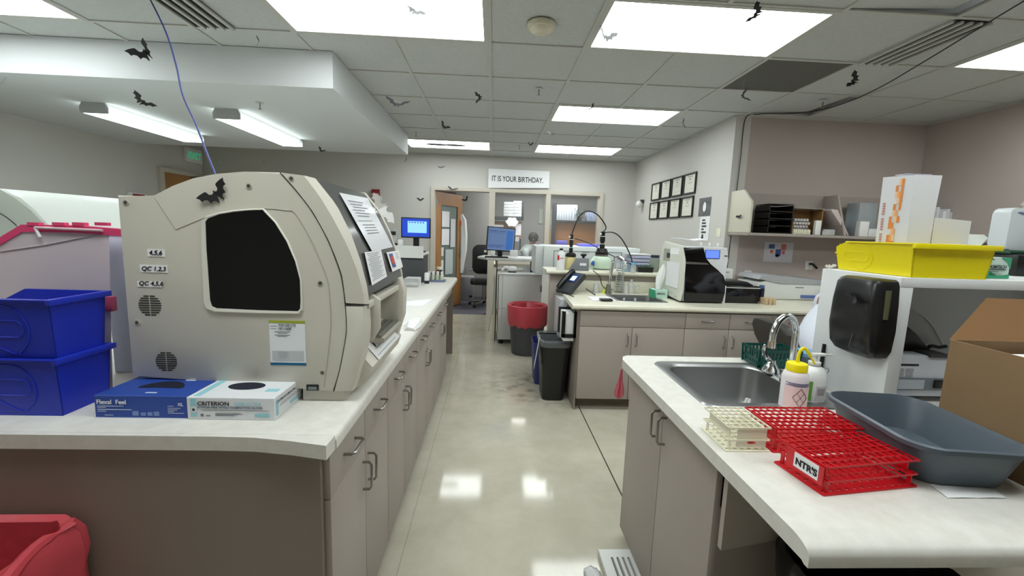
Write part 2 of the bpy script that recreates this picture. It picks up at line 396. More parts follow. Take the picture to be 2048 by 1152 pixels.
for x, y, z, lab in ((.347, 3.70, ZC, 'ceiling sprinkler above the aisle before the middle light'), (.33, 6.1, ZC, 'ceiling sprinkler nearest the back wall'), (2.77, 3.66, ZC, 'ceiling sprinkler above the alcove by the black cable'), (-1.0, 5.55, ZC, 'ceiling sprinkler beside the far end of the white soffit'), (-1.87, 3.59, 2.36, 'sprinkler under the white soffit by the right tube light')):
    if sp0 is None:
        sp0 = thing('sprinkler', lab, 'sprinkler', (x, y, z), group='fire sprinklers')
        part('escutcheon', MB().lathe([(.03, -.004), (.032, 0)]), gridm, sp0, local=True)
        part('stem', MB().cyl((0, 0, -.05), .005, .048), nickel, sp0, local=True); part('deflector', MB().cyl((0, 0, -.053), .014, .003), nickel, sp0, local=True)
    else: dup(sp0, (x, y, z), 0, lab)
# soffit with two surface tube lights
SX, SY0, SY1, SZ = -1.14, 3.15, 5.75, 2.36
struct('soffit_left', MB().box(XL, SX, SY0, SY1, SZ, ZC), soffm)
tl = None
for x, y0, lab in ((-3.34, 3.82, 'long tube light under the soffit, the left of the two'), (-2.27, 3.82, 'long tube light under the soffit, nearer the soffit corner')):
    if tl is None:
        tl = thing('tube_light', lab, 'ceiling light', (x, y0, SZ-.085), group='tube lights under the soffit')
        LN = 1.2
        part('housing', MB().prism([(-.09, .085), (-.075, .03), (.075, .03), (.09, .085)][::-1], 'xz', 0, LN), white, tl, local=True)
        for yy in (0, LN-.012): part('end_cap', MB().prism([(-.11, 0), (.11, 0), (.11, .05), (.09, .085), (-.09, .085), (-.11, .05)], 'xz', yy-.002, yy+.014), mk('endcap', (170, 170, 170), .5), tl, local=True)
        part('diffuser', MB().prism([(-.105, .002), (.105, .002), (.105, .032), (-.105, .032)], 'xz', .013, LN-.012, 0), tube_e, tl, local=True)
    else: dup(tl, (x, y0, SZ-.085), 0, lab)

# ---- left wall door, exit sign, alarms
struct('door_1', MB().box(XL-.002, XL+.03, 6.20, 7.0, 0, 2.07), wood)
m = MB(); m.box(XL-.01, XL+.045, 6.12, 6.199, 0, 2.131); m.box(XL-.01, XL+.0445, 6.199, 7.04, 2.071, 2.131); struct('trim_4', m, frm)
t = thing('door_closer', 'grey door closer arm above the wooden door on the left wall', 'door closer', (XL+.06, 6.8, 2.03))
part('closer_body', MB().box(XL+.031, XL+.09, 6.72, 6.98, 2.0, 2.06, .006), grey, t); part('closer_arm', MB().tube([(XL+.06, 6.75, 2.065), (XL+.2, 6.9, 2.09), (XL+.05, 6.98, 2.1)], .008), nickel, t)
t = thing('exit_sign', 'white exit sign with green letters high on the left wall', 'exit sign', (XL+.03, 6.83, 2.285))
part('sign_body', MB().box(XL+.001, XL+.045, 6.65, 7.0, 2.285, 2.49, .006), white, t)
text('EXIT', .135, mk('exit_green', (70, 190, 140), .4, emit=.3), t, (XL+.046, 6.83, 2.34), (0, 1, 0), (0, 0, 1), 'sign_letters', bold=.006, center=True)
t = thing('alarm_box', 'white and red alarm box low on the left wall behind the analyzer', 'alarm box', (XL+.03, 5.73, 1.6))
part('box', MB().box(XL+.001, XL+.05, 5.60, 5.86, 1.60, 1.742, .005), white, t); part('red_plate', MB().box(XL+.05, XL+.056, 5.64, 5.82, 1.66, 1.728), mk('alarm_red', (150, 30, 35), .5), t)
t = thing('fire_alarm', 'dark red fire alarm on the back wall left of the door', 'fire alarm', (-1.9, 7.03, 1.87))
part('body', MB().box(-1.965, -1.84, 6.99, 7.049, 1.87, 2.01, .008), mk('fire_red', (130, 22, 30), .45), t)
part('white_band', MB().box(-1.955, -1.85, 6.985, 6.99, 1.905, 1.945), mk('pinkish', (220, 170, 170), .5), t)

# ---- banner over the window
t = thing('banner', 'white paper banner reading IT IS YOUR BIRTHDAY above the window', 'banner', (.38, YB-.04, 2.09))
bz = [(-.105, 2.405), (.885, 2.40), (.885, 2.135), (-.105, 2.10)]
part('sheet', MB().prism([(x, z) for x, z in bz][::-1], 'xz', YB-.036, YB-.034), paper, t)
text('IT IS YOUR BIRTHDAY.', .118, ink, t, (-.05, YB-.037, 2.215), (1, 0, -.006), (0, 0, 1), bold=.0015, sx=.70)

# ---- cables
def cable(name, lab, pts, r, mat, sm=8): solo(name, lab, 'cable', MB().tube(pts, r, 8, sm), mat)
cable('blue_cable', 'blue network cable hanging from the ceiling to the back of the analyzer', [(-1.86, 2.5, ZC), at(330, 60, 'y', 2.3), at(352, 130, 'y', 2.15), at(365, 190, 'y', 2.05), at(392, 250, 'y', 1.95), at(415, 310, 'y', 1.85), at(431, 352, 'y', 1.8), at(440, 400, 'y', 1.75)], .004, mk('cable_blue', (70, 78, 150), .5))
cable('black_cable', 'thin black cable running along the alcove ceiling and down the wall corner', [at(2048, 2, 'z', 2.55), at(1985, 40, 'z', 2.55), at(1850, 122, 'z', 2.56), at(1765, 172, 'z', 2.57), at(1700, 202, 'z', 2.58), at(1640, 220, 'z', 2.585), at(1580, 227, 'z', 2.59), at(1540, 227, 'z', 2.592), (2.47, 4.07, 2.59), (2.40, 4.165, 2.57), (2.395, 4.168, 2.2), (2.385, 4.168, 1.7), (2.375, 4.168, 1.3), (2.37, 4.168, 1.1)], .004, black, 6)

# ---- wall diplomas
dp = None
for r_ in range(2):
    for c_ in range(4):
        y = 6.10-.353*c_ + (0 if r_ == 0 else .02); z = (1.925 if r_ == 0 else 1.655)+.14
        lab = ('upper' if r_ == 0 else 'lower')+' row diploma in a thin black frame, ' + ['farthest from the poster', 'second from the far end', 'second from the poster end', 'nearest the poster'][c_]
        if dp is None:
            dp = thing('framed_diploma', lab, 'framed diploma', (XA-.001, y, z-.14), group='framed diplomas on the side wall')
            W, H_ = .312, .245; m = MB(); m.T = Matrix(((0, 0, -1, 0), (1, 0, 0, 0), (0, 1, 0, 0), (0, 0, 0, 1)))
            m.plate([(-W/2, 0), (W/2, 0), (W/2, H_), (-W/2, H_)], [[(-W/2+.018, .018), (W/2-.018, .018), (W/2-.018, H_-.018), (-W/2+.018, H_-.018)]], 0, .018); part('frame', m, black, dp, local=True)
            part('certificate', MB().box(-.006, -.003, -W/2+.015, W/2-.015, .015, H_-.015), mk('certificate_paper', (226, 224, 212), .6), dp, local=True)
            strips(dp, mk('pale_ink', (165, 165, 160), .7), (-.0065, W/2-.06, .04), (0, -1, 0), (0, 0, 1), [(.03, .16, .13, .012), (.075, .125, .04, .022), (.04, .10, .11, .004), (.05, .085, .09, .004), (.02, .02, .05, .003), (.12, .02, .05, .003)], local=True)
        else: dup(dp, (XA-.001, y, z-.14), 0, lab)
t = thing('poster', 'dark grey poster with a pale shape in its middle, on the side wall', 'poster', (XA-.003, 4.64, 1.655))
part('sheet', MB().box(XA-.004, XA-.001, 4.51, 4.77, 1.655, 1.855), mk('poster_grey', (98, 98, 100), .6, noise=(18, .4)), t)
m = MB(); m.prism([(4.64+.035*math.cos(a/12*6.283), 1.745+.055*math.sin(a/12*6.283)*(1.15 if a < 7 else .8)) for a in range(12)], 'yz', XA-.006, XA-.004); part('pale_shape', m, paper, t)
t = thing('notice', 'white notice with five short lines of bold print and a down arrow', 'notice', (XA-.003, 4.6, 1.40))
part('sheet', MB().box(XA-.004, XA-.001, 4.50, 4.715, 1.385, 1.65), paper, t)
for k, wd_ in enumerate((.06, .085, .095, .045, .095)): strips(t, ink, (XA-.0045, 4.665, 1.60-.033*k), (0, -1, 0), (0, 0, 1), [(.018*q, 0, .014, .02) for q in range(int(wd_/.018)+1)])
m = MB(); m.prism([(4.615, 1.455), (4.645, 1.455), (4.645, 1.425), (4.66, 1.425), (4.63, 1.395), (4.60, 1.425), (4.615, 1.425)], 'yz', XA-.006, XA-.004); part('arrow', m, ink, t)
t = thing('sticky_note', 'small cream note with a pale grid on the side wall near the corner', 'note', (XA-.003, 4.3, 1.47)); 
part('sheet', MB().box(XA-.004, XA-.001, 4.26, 4.34, 1.43, 1.52), cream, t)
t = thing('wall_camera', 'small white device on the side wall left of the diplomas', 'wall sensor', (XA-.05, 6.62, 1.85))
part('body', MB().sphere((XA-.07, 6.6, 1.9), .05, (1, 1, 1.1)), white, t); part('bracket', MB().box(XA-.05, XA-.001, 6.57, 6.63, 1.92, 1.97), dgrey, t)
# ============================================================ LEFT BENCH
CT = .87
nose = lambda e, d: [(e, CT-.038), (e, CT-.018), (e-d*.004, CT-.009), (e-d*.011, CT-.003), (e-d*.02, CT)]
m = MB()
prof = [(-2.6, CT-.038), (-2.6, CT)]+[(x, z) for x, z in nose(-.40, 1)][::-1]
m.prism(prof, 'xz', 1.075, 4.86)
# the near end swells a little towards the aisle corner
L0 = [(-2.6, 1.060), (-.70, 1.060), (-.60, 1.056), (-.50, 1.040), (-.405, 1.018)]
m.prism([(-2.6, 1.0745)]+L0+[(-.403, 1.0745)], 'xy', CT-.0385, CT-.0001, .0)
solo('worktop', 'long pale worktop of the left bench, carrying the analyzer and glove boxes', 'worktop', m, topm)
solo('bench_panel', 'large taupe end panel closing the near end of the left bench', 'panel', MB().box(-2.6, -.445, 1.075, 1.09, .0, CT-.04), lamd)
def handle(parent, c, L_, vert, nx, ny, local=False, r=.0048, st=.03):
    """bow handle centred at c on a face whose outward normal is (nx, ny)"""
    c = Vector(c); n = Vector((nx, ny, 0)); d = Vector((0, 0, 1)) if vert else Vector((-ny, nx, 0)); a, b = c-d*L_/2, c+d*L_/2
    part('handle', MB().tube([a, a+n*st*.75, a+n*st+d*.010, b+n*st-d*.010, b+n*st*.75, b], r, 8), nickel, parent, local=local)
def cabinet(label, y0, y1, face, nx, kind, depth=.5, group=None, near=None):
    """base cabinet whose doors face the aisle along x; face = x of the carcass front, nx = outward sign"""
    t = thing('base_cabinet', label, 'cabinet', (face-nx*depth/2, (y0+y1)/2, 0), group=group)
    xb = face-nx*depth
    m = MB().box(face, xb, y0, y1, .09, CT-(.20 if 'sink' in label else .04)); part('body', m, lamd, t)
    if 'sink' in label: part('front_rail', MB().box(face, face-nx*.018, y0, y1, CT-.20, CT-.04), lamd, t); part('end_rail', MB().box(face, xb, y0, y0+.018, CT-.20, CT-.04), lamd, t); part('plinth', MB().box(face-nx*.04, xb, y0, y1, 0, .09), lamd, t)
    g = .002; f1 = face+nx*.019; mid = (y0+y1)/2
    zd = CT-.20
    def door(a, b, hy, z1, with_drawer):
        o = part('door', MB().box(face, f1, a+g, b-g, .04, z1, .0015), lam, t)
        if hy is not None: handle(o, (f1, hy, z1-.10), .10, True, nx, 0)
    def drawer(a, b):
        o = part('drawer_front', MB().box(face, f1, a+g, b-g, zd+g, CT-.048, .0015), lam, t); handle(o, (f1, (a+b)/2, (zd+CT-.048)/2+.0), .10, False, nx, 0)
    if kind == 'drawer_door_pair':
        drawer(y0, mid); drawer(mid, y1); door(y0, mid, mid-.03, zd-g, True); door(mid, y1, mid+.03, zd-g, True)
    elif kind == 'drawer_doors': drawer(y0, y1); door(y0, mid, mid-.03, zd-g, True); door(mid, y1, mid+.03, zd-g, True)
    elif kind == 'doors': door(y0, mid, mid-.03, CT-.048, False); door(mid, y1, mid+.03, CT-.048, False)
    elif kind == 'single': drawer(y0, y1); door(y0, y1, y1-.03, zd-g, True)
    return t
g_ = 'base cabinets of the left bench'
ys = [1.125, 1.88, 2.75, 3.60, 4.42]
for k, (a, b, kd, lab) in enumerate(((1.092, 1.724, 'drawer_door_pair', 'left bench base cabinet nearest the viewer, under the analyzer'), (1.726, 2.394, 'drawer_door_pair', 'left bench base cabinet, second from the viewer'), (2.396, 3.12, 'drawer_door_pair', 'left bench base cabinet, third from the viewer, under the sheet of paper'), (3.122, 4.0, 'drawer_door_pair', 'left bench base cabinet, last before the open end of the bench'))):
    cabinet(lab, a, b, -.445, 1, kd, group=g_)
solo('bench_panel', 'taupe panel closing the far end of the left bench', 'panel', MB().box(-1.2, -.435, 4.74, 4.76, 0, CT-.04), lamd)
solo('under_worktop_rail', 'taupe rail under the worktop at the open far end of the left bench', 'rail', MB().box(-.47, -.45, 4.01, 4.74, CT-.16, CT-.04), lam)
solo('bench_panel', 'back panel of the left bench behind its open far end', 'panel', MB().box(-1.2, -.95, 4.01, 4.74, 0, CT-.04), lamd)

# ============================================================ BIG ANALYZER
YS, YE = 1.285, 1.83
def sd(pts, y=YS): return [(at(px, py, 'y', y).x, at(px, py, 'y', y).z) for px, py in pts]
an = thing('blood_analyzer', 'large beige benchtop analyzer with a dark side window and a bat on it', 'analyzer', (-.72, 1.55, CT))
seam_px = [(560, 345), (592, 381), (624, 423), (656, 481), (682, 548), (690, 606), (693, 655), (689, 689), (679, 741), (667, 783)]
side_px = [(265, 752), (245, 500), (235, 391), (309, 393), (345, 372), (385, 357), (430, 348), (490, 343)]+seam_px
body = [(p[0], p[1]) for p in sd(side_px)]
part('side_panel', MB().prism(body, 'xz', YS, YS+.02, .003), beige, an)
backm = [(-1.064, .955), (-1.066, 1.475), (-.96, 1.477), (-.79, 1.545), (-.62, 1.56), (-.56, 1.55), (-.50, 1.44), (-.46, 1.32), (-.45, 1.21), (-.50, 1.16), (-.50, .96), (-.52, .91), (-1.05, .91)]
part('housing', MB().prism(backm, 'xz', YS+.015, YE-.02, .004), beige, an)
part('far_side_panel', MB().prism([(x, z) for x, z in body], 'xz', YE-.022, YE-.002, .004), beige, an)
F1 = sd([(608, 351), (640, 393), (666, 436), (695, 491), (714, 539), (727, 584), (728, 608)]); F2 = sd([(629, 356), (672, 410), (701, 468), (720.6, 523), (735, 581), (737, 609)], 1.30)
sp = sd(seam_px[:6])
# front cover: near strip (upper), with a bevel towards the display
up_in = [(x+.003, z) for x, z in sp]
def cover(y0, y1, fac, front): return [(x, y0, z) for x, z in front]
def resample(P, n):
    P = [Vector((p[0], p[1])) for p in P]; d = [0]
    for a, b in zip(P, P[1:]): d.append(d[-1]+(b-a).length)
    out = []
    for k in range(n):
        s_ = d[-1]*k/(n-1)
        for i in range(len(d)-1):
            if d[i+1] >= s_-1e-9: break
        t_ = (s_-d[i])/(d[i+1]-d[i]); q = P[i].lerp(P[i+1], max(0, min(1, t_))); out.append((q.x, q.y))
    return out
N_ = 16
r1, r2, rs_ = resample(F1, N_), resample(F2, N_), resample(up_in, N_)
def strip(ya, yb, sgn):
    # loops across the strip for each station along the arc: seam edge, outer edge, bevel edge, inside
    L = []
    for k in range(N_):
        a, b, c_ = rs_[k], r1[k], r2[k]
        L.append([(a[0], ya, a[1]), (b[0], ya, b[1]), (c_[0], ya+sgn*.022, c_[1]), (c_[0]-.01, yb, c_[1]-.004), (a[0], yb, a[1])])
    return MB().loft(L)
part('front_cover', strip(YS-.001, YS+.05, 1), beige, an); part('front_cover', strip(YE, YE-.04, -1), beige, an)
dk = [(x-.004, z-.002) for x, z in r2]
m = MB(); m.loft([[(x, YS+.03, z), (x-.014, YS+.03, z-.008), (x-.014, YE-.025, z-.008), (x, YE-.025, z)] for x, z in dk[:-1]]); dispm = mk('display_panel', (74, 74, 74), .18); part('display_panel', m, dispm, an)
# ledge under the display
bx, bz_ = dk[-1]
part('display_ledge', MB().box(bx-.06, bx+.002, YS+.03, YE-.025, bz_-.014, bz_+.008, .003), beige, an)
# lower front: near cheek, far cheek, recess with stage, sloped label shelf
lowp = sd([(690, 612), (728, 612), (730, 650), (729, 684), (722, 720), (705, 783), (667, 783), (679, 741), (689, 689), (693, 655)])
part('lower_cover', MB().prism(lowp, 'xz', YS-.001, YS+.065, .004), beige, an); part('lower_cover', MB().prism([(x, z) for x, z in lowp], 'xz', YE-.06, YE, .004), beige, an)
part('recess_back', MB().box(-.50, -.46, YS+.06, YE-.06, 1.03, bz_-.02), beige, an)
part('near_fin', MB().prism([(-.47, 1.04), (-.385, 1.05), (-.362, 1.09), (-.362, 1.185), (-.40, 1.212), (-.47, 1.212)], 'xz', YS+.085, YS+.10, .003), beige, an)
part('far_fin', MB().prism([(-.47, .98), (-.39, .97), (-.362, 1.06), (-.358, 1.16), (-.375, 1.215), (-.47, 1.215)], 'xz', YE-.10, YE-.04, .006), beige, an)
part('black_carriage', MB().box(-.458, -.446, 1.60, 1.66, 1.05, 1.195), blackg, an)
for k in range(4): part('stage_slat', MB().box(-.46+.022*k, -.446+.022*k, YS+.17, YE-.11, 1.035, 1.045), mk('slat_grey', (120, 118, 110), .6), an)
part('stage', MB().box(-.47, -.37, YS+.17, YE-.10, 1.018, 1.036, .002), mk('stage_beige', (176, 172, 160), .6), an)  # stage plate in its own dull beige
shelf = [(-.50, 1.047), (-.447, 1.047), (-.380, .967), (-.392, .93), (-.425, .895), (-.50, .895)]
part('lower_shelf', MB().prism(shelf, 'xz', YS+.06, YE-.05, .004), beige, an)
U_ = Vector((-.067, 0, .080)).normalized(); o_ = Vector((-.3785, YS+.14, .969))
m = MB(); q = [o_+Vector((0, a, 0))+U_*b for a, b in ((-.01, 0), (.31, 0), (.31, .080), (-.01, .080))]; n_ = Vector((0, 1, 0)).cross(U_)*.001; m.loft([q, [p_+n_ for p_ in q]]); part('label_sheet', m, paper, an)
strips(an, ink, o_+n_, (0, 1, 0), U_, [(.04+.055*k, .04, .012, .028) for k in range(4)]+[(.03, .035, .20, .0015), (.03, .073, .20, .0015), (.01, .012, .26, .0015)])
# seam, embossed outline
def curve3(px_list, y=YS-.0005, r=.0014, sm=4): return MB().tube([at(a, b, 'y', y) for a, b in px_list], r, 6, sm)
seamk = mk('seam_shadow_gap', (40, 40, 38), .8)
part('panel_seam', curve3(seam_px), seamk, an); part('panel_seam', curve3([(690, 609), (728, 611), (738, 609)], r=.0013, sm=0), seamk, an)
emb = mk('embossed_line', (170, 166, 154), .5)
part('embossed_outline', curve3([(310, 395), (330, 426), (352, 459)], r=.0011, sm=0), emb, an)
part('embossed_outline', curve3([(352, 459), (400, 439), (420, 431), (470, 421), (530, 417), (572, 421), (590, 426), (620, 475), (640, 520), (655, 560), (660, 600), (662, 650), (655, 720), (648, 775)], r=.0011), emb, an)
# window with its raised frame
win_px = [(413, 444), (418, 437), (440, 429), (470, 424), (500, 421), (527, 420), (552, 446), (575, 483), (592, 522), (602, 560), (603, 600), (602, 617), (597, 622), (520, 620), (435, 616), (426, 612), (422, 600), (415, 500)]
wpoly = sd(win_px); cx_ = sum(p[0] for p in wpoly)/len(wpoly); cz_ = sum(p[1] for p in wpoly)/len(wpoly)
fr_px = [(404, 442), (413, 432), (440, 424.5), (470, 420), (500, 417.5), (528.5, 417), (554, 444), (577, 481), (594, 521), (604, 559), (606, 602), (606, 621), (600, 628), (520, 627), (431, 624), (414, 618), (409, 605), (404, 500)]
fpoly = sd(fr_px)
m = MB(); a = [(x, YS-.001, z) for x, z in fpoly]; b = [(x+(cx_-x)*.02, YS-.0075, z+(cz_-z)*.02) for x, z in fpoly]; c_ = [(x, YS-.0065, z) for x, z in wpoly]; d_ = [(x, YS-.0005, z) for x, z in wpoly]
m.loft([a, b, c_, d_], False, False); part('window_frame', m, mk('window_frame', (222, 219, 209), .4), an)
part('window_glass', MB().prism(wpoly, 'xz', YS-.004, YS-.0008), mk('smoked_glass', (6, 7, 8), .06), an)
# vents, screws, socket
for px, py, rr_ in ((300, 611, .0325), (333, 723, .031)):
    c_ = at(px, py, 'y', YS); m = MB()
    for k in range(-4, 5):
        z = k*rr_/4.6; hw = math.sqrt(max(0, rr_**2-z*z))
        if hw > .006: m.box(c_.x-hw, c_.x-.0018, YS-.001, YS+.001, c_.z+z-.0019, c_.z+z+.0019); m.box(c_.x+.0018, c_.x+hw, YS-.001, YS+.001, c_.z+z-.0019, c_.z+z+.0019)
    part('fan_vent', m, seamk, an)
for px, py in ((252, 405), (498, 372), (583, 357), (641, 566), (275, 645), (645, 745)):
    c_ = at(px, py, 'y', YS); s_ = part('screw_cup', MB().cyl((c_.x, YS-.002, c_.z), .0085, .003, 'y', 16), mk('cup', (190, 186, 174), .5), an)
    part('screw', MB().cyl((c_.x, YS-.003, c_.z), .0052, .002, 'y', 12), mk('screw', (100, 98, 92), .35, .6), s_)
p0, p1 = at(613, 769, 'y', YS), at(638, 781, 'y', YS)
part('socket', MB().box(p0.x, p1.x, YS-.002, YS, p1.z, p0.z, .0005), black, an); part('socket_plate', MB().box(p0.x+.006, p1.x-.006, YS-.003, YS-.002, p1.z+.003, p0.z-.006), grey, an)
part('foot', MB().box(-.585, -.455, 1.30, 1.46, CT, .912, .003), beige, an); part('foot', MB().box(-1.05, -.90, 1.31, 1.46, CT, .912, .003), beige, an); part('foot', MB().box(-.585, -.455, 1.66, 1.80, CT, .912, .003), beige, an); part('foot', MB().box(-1.05, -.90, 1.66, 1.80, CT, .912, .003), beige, an)
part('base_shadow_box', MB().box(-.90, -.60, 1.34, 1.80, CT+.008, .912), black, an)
for (px0, py0, px1, py1, s_, sz) in ((295, 498, 331, 513, '4,5,6', .0185), (280, 529, 336, 545, 'QC 1,2,3', .0178), (275, 562, 324, 574, 'QC 4,5,6', .0178)):
    a, b = at(px0, py0, 'y', YS), at(px1, py1, 'y', YS)
    pl = part('label_strip', MB().box(a.x, b.x, YS-.0016, YS-.0004, b.z-.001, a.z), paper, an)
    for dx_, dz_ in ((0, 0), (.0006, .0), (.0003, .0006)): text(s_, sz, ink, pl, (a.x+.004+dx_, YS-.002, b.z+.004+dz_), (1, 0, 0), (.12, 0, 1), bold=0, shear=.1, sx=1.04)
a, b = at(538, 640, 'y', YS), at(613, 731, 'y', YS)
st_ = part('service_sticker', MB().box(a.x, b.x-.0005, YS-.0014, YS-.0004, b.z, a.z), mk('sticker_white', (235, 238, 242), .4), an)
W, H_ = b.x-a.x, a.z-b.z; O = (a.x, YS-.0015, b.z)
strips(st_, mk('lime', (160, 170, 40), .5), O, (1, 0, 0), (0, 0, 1), [(0, H_-.008, W, .008)], 'green_band'); strips(st_, mk('teal', (20, 95, 135), .4), O, (1, 0, 0), (0, 0, 1), [(0, 0, W, .0085)], 'blue_band')
strips(st_, mk('card_grey', (196, 198, 202), .5), O, (1, 0, 0), (0, 0, 1), [(.006, .014, W-.012, .032)], 'grey_card')
strips(st_, inkg, O, (1, 0, 0), (0, 0, 1), [(.004, H_-.018, .02, .0008), (.004, H_-.026, .018, .0008), (.016, H_-.036, .045, .0015), (.025, H_-.040, .028, .0013), (.016, H_-.046, .045, .0015), (.024, H_-.050, .028, .0013)]+[(.024, .040-.004*k, .036-.003*(k % 3), .0007) for k in range(6)])
text('TOP 300 CTS', .0115, ink, st_, (a.x+.027, YS-.0022, a.z-.0185), (1, 0, 0), (.2, 0, 1), bold=.0003, sx=.78); text('14111608', .0115, ink, st_, (a.x+.026, YS-.0022, a.z-.029), (1, 0, 0), (.1, 0, 1), bold=.0003, sx=.85)
# papers taped to the curved display: meet the line of sight with the curved front
def onfront(px, py, off=.002):
    d = (px-1024)*RT-(py-576)*UP+F_PX*FW; C0 = Vector((0, 0, EYE)); P = r2; best = None
    for i in range(len(P)-1):
        (x0, z0), (x1, z1) = P[i], P[i+1]; ex, ez = x1-x0, z1-z0
        den = d.x*ez-d.z*ex
        if abs(den) < 1e-9: continue
        t_ = ((x0-C0.x)*ez-(z0-C0.z)*ex)/den; q = C0+d*t_; s_ = ((q.x-x0)*ex+(q.z-z0)*ez)/(ex*ex+ez*ez)
        lo = -9 if i == 0 else -.001; hi = 9 if i == len(P)-2 else 1.001
        if lo <= s_ <= hi and t_ > 0:
            n = Vector((-ez, 0, ex)).normalized(); n = n if n.x > 0 else -n; best = q+n*off; break
    return best
def taped(name, lab, quad, rows, mat=paper, n=8):
    (a, b, c_, d_) = [Vector(p) for p in quad]
    G = [[onfront(*(a.lerp(b, j/n).lerp(d_.lerp(c_, j/n), i/n))) for j in range(n+1)] for i in range(n+1)]
    org = G[0][0]; t = thing(name, lab, 'paper', org); part('sheet', MB().sheet(G, .0006), mat, t)
    m = MB()
    for u, v, l, h in rows:
        q = [onfront(*(a.lerp(b, uu).lerp(d_.lerp(c_, uu), vv)), off=.0032) for uu, vv in ((u, v), (u+l, v), (u+l, v+h), (u, v+h))]; m.face(q)
    part('printed_lines', m, mk('faint_ink', (112, 114, 120), .7), t); return t, (a, b, c_, d_)
taped('taped_sheet', 'large sheet in a plastic sleeve taped high on the analyzer display', [(678, 386), (735, 397), (785, 494), (744, 504)], [(.15+.03*(k % 3), .12+.052*k, .55-.1*(k % 2), .012) for k in range(6)]+[(.1, .47, .6, .008)]+[(.2+.02*(k % 2), .54+.05*k, .5, .012) for k in range(4)], mk('sleeve', (225, 226, 232), .25))
taped('taped_sheet', 'handwritten sheet taped low on the analyzer display, nearest the viewer', [(728, 505), (761, 500), (773, 553), (743, 571)], [(.08+.04*(k % 3), .05+.055*k, .8-.12*(k % 3), .016) for k in range(16)])
t_, q_ = taped('taped_sheet', 'small sheet with a red and blue picture taped low at the far display edge', [(772, 505), (796, 501), (805, 534), (784, 544)], [(.62, .12+.10*k, .25, .02) for k in range(4)])
for c0, c1, mt in (((.12, .1), (.42, .82), mk('picture_blue', (70, 90, 150), .5)), ((.16, .25), (.38, .62), mk('picture_red', (215, 60, 40), .5))):
    m = MB(); m.face([onfront(*(q_[0].lerp(q_[1], u).lerp(q_[3].lerp(q_[2], u), v)), off=.0036 if c0[0] == .12 else .0042) for u, v in ((c0[0], c0[1]), (c1[0], c0[1]), (c1[0], c1[1]), (c0[0], c1[1]))]); part('picture', m, mt, t_)

# ============================================================ glove boxes, blue bins, red bin, things behind
def carton(name, label, x0, x1, y0, y1, z0, z1, mat, cat='box', hole=None, holem=None, group=None):
    t = thing(name, label, cat, ((x0+x1)/2, (y0+y1)/2, z0), group=group); part('carton', MB().box(x0, x1, y0, y1, z0, z1, .0012, 1), mat, t)
    if hole: part('opening', MB().prism([(hx, hy) for hx, hy in hole], 'xy', z1+.0002, z1+.0008), holem, t)
    return t
ell = lambda cx, cy_, a, b, bend=0, n=28: [(cx+a*math.cos(6.2832*k/n), cy_+b*math.sin(6.2832*k/n)-bend*math.cos(6.2832*k/n)**2) for k in range(n)]
gb = carton('glove_box', 'blue glove box with a dark curved opening, left of the white one', -1.085, -.838, 1.16, 1.335, CT, .935, bluep, hole=ell(-.955, 1.248, .062, .026, .022), holem=mk('navy_glove', (14, 18, 40), .7))
O = (-1.085, 1.1595, CT)
text('Flexal  Feel', .0175, paper, gb, (-1.078, 1.159, .911), (1, 0, 0), (0, 0, 1), bold=.0003); text('XL', .012, paper, gb, (-.862, 1.159, .908), (1, 0, 0), (0, 0, 1), bold=.0003)
strips(gb, mk('pale_print', (205, 215, 235), .6), O, (1, 0, 0), (0, 0, 1), [(.008, .034, .07, .0014), (.008, .030, .022, .0012), (.008, .024, .09, .0016), (.008, .019, .022, .0012), (.195, .036, .016, .0013), (.195, .030, .034, .0013), (.195, .025, .025, .0013), (.195, .020, .016, .0013), (.195, .0155, .042, .0013), (.026, .008, .022, .0012), (0, .0, .247, .0022)])
strips(gb, mk('icon_print', (120, 145, 200), .6), O, (1, 0, 0), (0, 0, 1), [(.10, .008, .016, .013), (.122, .008, .013, .009), (.140, .008, .013, .010), (.157, .008, .014, .012)], 'printed_icons')
strips(gb, MATS['pale_print'], (-1.085, 1.16, .9352), (1, 0, 0), (0, 1, 0), [(.02, .155, .06, .002), (.03, .145, .07, .0015), (.12, .02, .03, .006), (.16, .12, .03, .008), (.20, .155, .03, .003)])
strips(gb, paper, (-.8375, 1.16, CT), (0, 1, 0), (0, 0, 1), [(.02, .045, .10, .006), (.02, .035, .08, .004), (.02, .012, .04, .018)])
gw = carton('glove_box', 'white glove box with an oval opening, in front of the analyzer', -.835, -.598, 1.155, 1.325, CT, .935, mk('box_white', (226, 228, 232), .45), hole=ell(-.722, 1.245, .052, .030), holem=MATS['navy_glove'])
aqua = mk('aqua_print', (150, 205, 215), .5)
text('CRITERION', .0155, ink, gw, (-.806, 1.154, .913), (1, 0, 0), (0, 0, 1), bold=.0003, sx=1.08); text('N300 ULTRA', .0145, aqua, gw, (-.708, 1.154, .913), (1, 0, 0), (0, 0, 1), bold=.0008, sx=.92)
text('POWDER-FREE NITRILE EXAMINATION GLOVES', .0082, mk('slate_ink', (90, 105, 125), .6), gw, (-.806, 1.154, .904), (1, 0, 0), (0, 0, 1), bold=.0002, sx=1.0)
strips(gw, aqua, (-.835, 1.1545, CT), (1, 0, 0), (0, 0, 1), [(.010, .010, .016, .052)], 'aqua_band'); strips(gw, aqua, (-.835, 1.1545, CT), (1, 0, 0), (0, 0, 1), [(.182, .010, .040, .010)], 'aqua_band')
strips(gw, inkg, (-.835, 1.1545, CT), (1, 0, 0), (0, 0, 1), [(.038, .0285, .185, .0008), (.075, .020, .07, .0007), (.075, .0175, .075, .0007), (.075, .015, .06, .0007), (.075, .0125, .05, .0007), (.036, .010, .008, .008), (.05, .011, .012, .003)])
